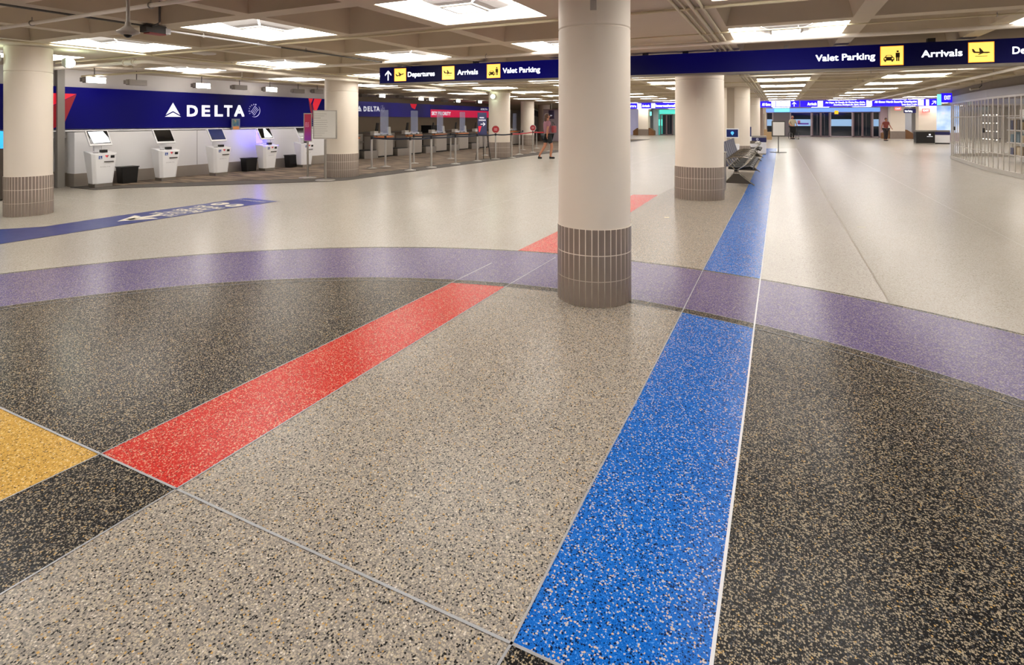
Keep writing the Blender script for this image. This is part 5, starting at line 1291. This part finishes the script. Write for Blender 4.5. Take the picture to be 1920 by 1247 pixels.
    for s in (-1, 1): fb.ball((s * .095 * k, 0, 1.63 * k), .012 * k, .02 * k, .03 * k, 8)
    fb.build('nose_and_ears', skinm, t)
    eb = MB()
    for s in (-1, 1): eb.ball((s * .032 * k, -.103 * k, 1.652 * k), .010 * k, .006 * k, .007 * k, 8)
    eb.box(0, -.108 * k, 1.578 * k, .045 * k, .01 * k, .008 * k); eb.build('eyes_and_mouth', mat('eye_dark', '#2a1a16', .4), t)
    if mask:
        mk = MB(); mk.ball((0, -.045 * k, 1.588 * k), .078 * k, .088 * k, .055 * k, 14); mk.build('face_mask', mask, t, 'dark red face mask')
    # hands with five fingers
    for A_ in ar:
        W = Vector(J[A_[2]][:3]); Hn = Vector(J[A_[3]][:3]); d = (Hn - W).normalized(); sd = d.cross(Vector((0, 1, 0)));
        sd = sd.normalized() if sd.length > .1 else Vector((1, 0, 0)); pn = d.cross(sd)
        hm = MB()
        for q, ln in enumerate((.065, .075, .072, .055)):
            b = Hn + sd * ((q - 1.5) * .018 * k); hm.tube([tuple(b), tuple(b + d * ln * .5 * k + pn * .006), tuple(b + d * ln * .95 * k + pn * .022)], [.009 * k, .0085 * k, .006 * k], 6)
        b = W + sd * .03 * k; hm.tube([tuple(b), tuple(b + sd * .02 * k + d * .03 * k), tuple(b + sd * .025 * k + d * .06 * k)], [.011 * k, .01 * k, .007 * k], 6)
        hm.build('fingers', skinm, t)
    return t
u, v = G(1026, 297.5)
ln = [((-.08, -.16, .50), (-.08, -.10, .08), (-.08, -.24, .03)), ((.09, .05, .50), (.10, .30, .12), (.10, .22, .03))]
an = [((-.24, .10, 1.15), (-.25, .12, .90)), ((.24, -.10, 1.15), (.26, -.25, .95))]
make_person('person walking past the check-in queue in pinkish top, dark shorts and bare legs', (u, v, 0), TH + PI - 1.2, 1.78, an, ln, mat('pink_gray_top', '#9a6a78', .8), mat('charcoal_shorts', '#23262a', .8), mat('brown_hair', '#5c4438', .7), M_SKIN, True, .7, hairlen=.12)
bgp = thing('shoulder_bag', 'dark red shoulder bag carried by the person walking past the queue', 'bag', (u + .26, v + .05, 1.02)); MB().box(0, 0, .14, .12, .3, .28).build('pouch', mat('bag_red', '#8c2c34', .6), bgp, bevel=.03); MB().tube([(0, -.12, .27), (-.05, -.06, .42), (-.06, .06, .42), (0, .12, .27)], .012, 8).build('strap', M_BLACK, bgp)
u, v = G(1486, 261); 
ls = [((-.10, -.05, .50), (-.10, 0, .08), (-.10, -.15, .03)), ((.10, .02, .50), (.10, .1, .08), (.10, -.05, .03))]
ah = [((-.26, -.06, 1.14), (-.20, -.30, 1.02)), ((.26, -.06, 1.14), (.20, -.30, 1.02))]
make_person('uniformed person in khaki shirt and dark red mask pushing a wheelchair', (u, v + .35, 0), TH * .8 , 1.9, ah, ls, mat('khaki_shirt', '#a89c84', .8), mat('black_trousers', '#141414', .8), mat('gray_hair', '#6c5850', .7), M_SKIN, False, .9, mask=mat('maroon_mask', '#5c1420', .7))
wc = thing('wheelchair', 'black wheelchair pushed in front of the uniformed person', 'wheelchair', (u + .1, v - .35, 0), TH * .8)
for s in (-1, 1):
    mb = MB(); mb.tube([(s * .28, .1 + .3 * math.cos(a), .3 + .3 * math.sin(a)) for a in [k * PI / 12 for k in range(25)]], .018, 6)
    for k in range(6): mb.tube([(s * .28, .1, .3), (s * .28, .1 + .29 * math.cos(k * PI / 3), .3 + .29 * math.sin(k * PI / 3))], .004, 4)
    mb.build('large_wheel', M_BLACK, wc); mb = MB(); mb.tube([(s * .22 - .012, -.32, .08), (s * .22 + .012, -.32, .08)], .08, 14); mb.build('caster', M_BLACK, wc)
    MB().tube([(s * .24, .22, 1.0), (s * .24, .2, .5), (s * .24, -.25, .48), (s * .22, -.32, .12)], .014, 8).build('side_frame', M_COND, wc)
    MB().tube([(s * .24, .22, 1.0), (s * .24, .34, 1.0)], .018, 8).build('push_handle', M_BLACK, wc); MB().box(s * .1, -.45, .1, .14, .16, .02).build('footrest', M_ALU, wc)
MB().box(0, -.02, .50, .46, .44, .04).build('seat', M_SEATL, wc); MB().box(0, .21, .75, .46, .03, .44).build('backrest', M_SEATL, wc)
u, v = G(1661, 264)
make_person('distant person in reddish top and dark trousers beside the square column', (u, v, 0), TH, 1.7, an, ls, mat('brick_top', '#7c3830', .8), mat('dark_trousers', '#2a2226', .8), mat('dark_hair', '#2c2220', .7), M_SKIN)

# ------------------------------------------------------------------ camera, world, view
cam = bpy.data.cameras.new('camera'); co = bpy.data.objects.new('camera', cam); COL.objects.link(co)
cam.sensor_width = 36; cam.sensor_fit = 'HORIZONTAL'; cam.lens = 36 * FP / 1920; cam.shift_y = -(1247 / 2 - HY) / 1920
cam.clip_start = .05; cam.clip_end = 300
co.location = (0, 0, EYE); co.rotation_euler = (PI / 2, 0, TH)
sc.camera = co
w = bpy.data.worlds.new('world'); sc.world = w; w.use_nodes = True
w.node_tree.nodes['Background'].inputs[0].default_value = lin('#b8b0a8'); w.node_tree.nodes['Background'].inputs[1].default_value = .3
sc.view_settings.view_transform = 'Standard'; sc.view_settings.look = 'None'; sc.view_settings.gamma = 1; sc.view_settings.exposure = 0.3
sc.view_settings.use_curve_mapping = False
sc.cycles.max_bounces = 8; sc.cycles.diffuse_bounces = 5; sc.cycles.glossy_bounces = 4; sc.cycles.transparent_max_bounces = 16
sc.cycles.use_denoising = True; sc.cycles.denoising_prefilter = 'ACCURATE'
STRONG = ('luminous_diffuser', 'box_lamp_lit', 'violet_led', 'shop_lamp', 'flood_bulb', 'downlight_glow')
for m_ in bpy.data.materials:                 # only real lamps are sampled as lamps; faint signs still glow
    m_.cycles.emission_sampling = 'AUTO' if m_.name in STRONG else 'NONE'
sc.cycles.sample_clamp_indirect = 3
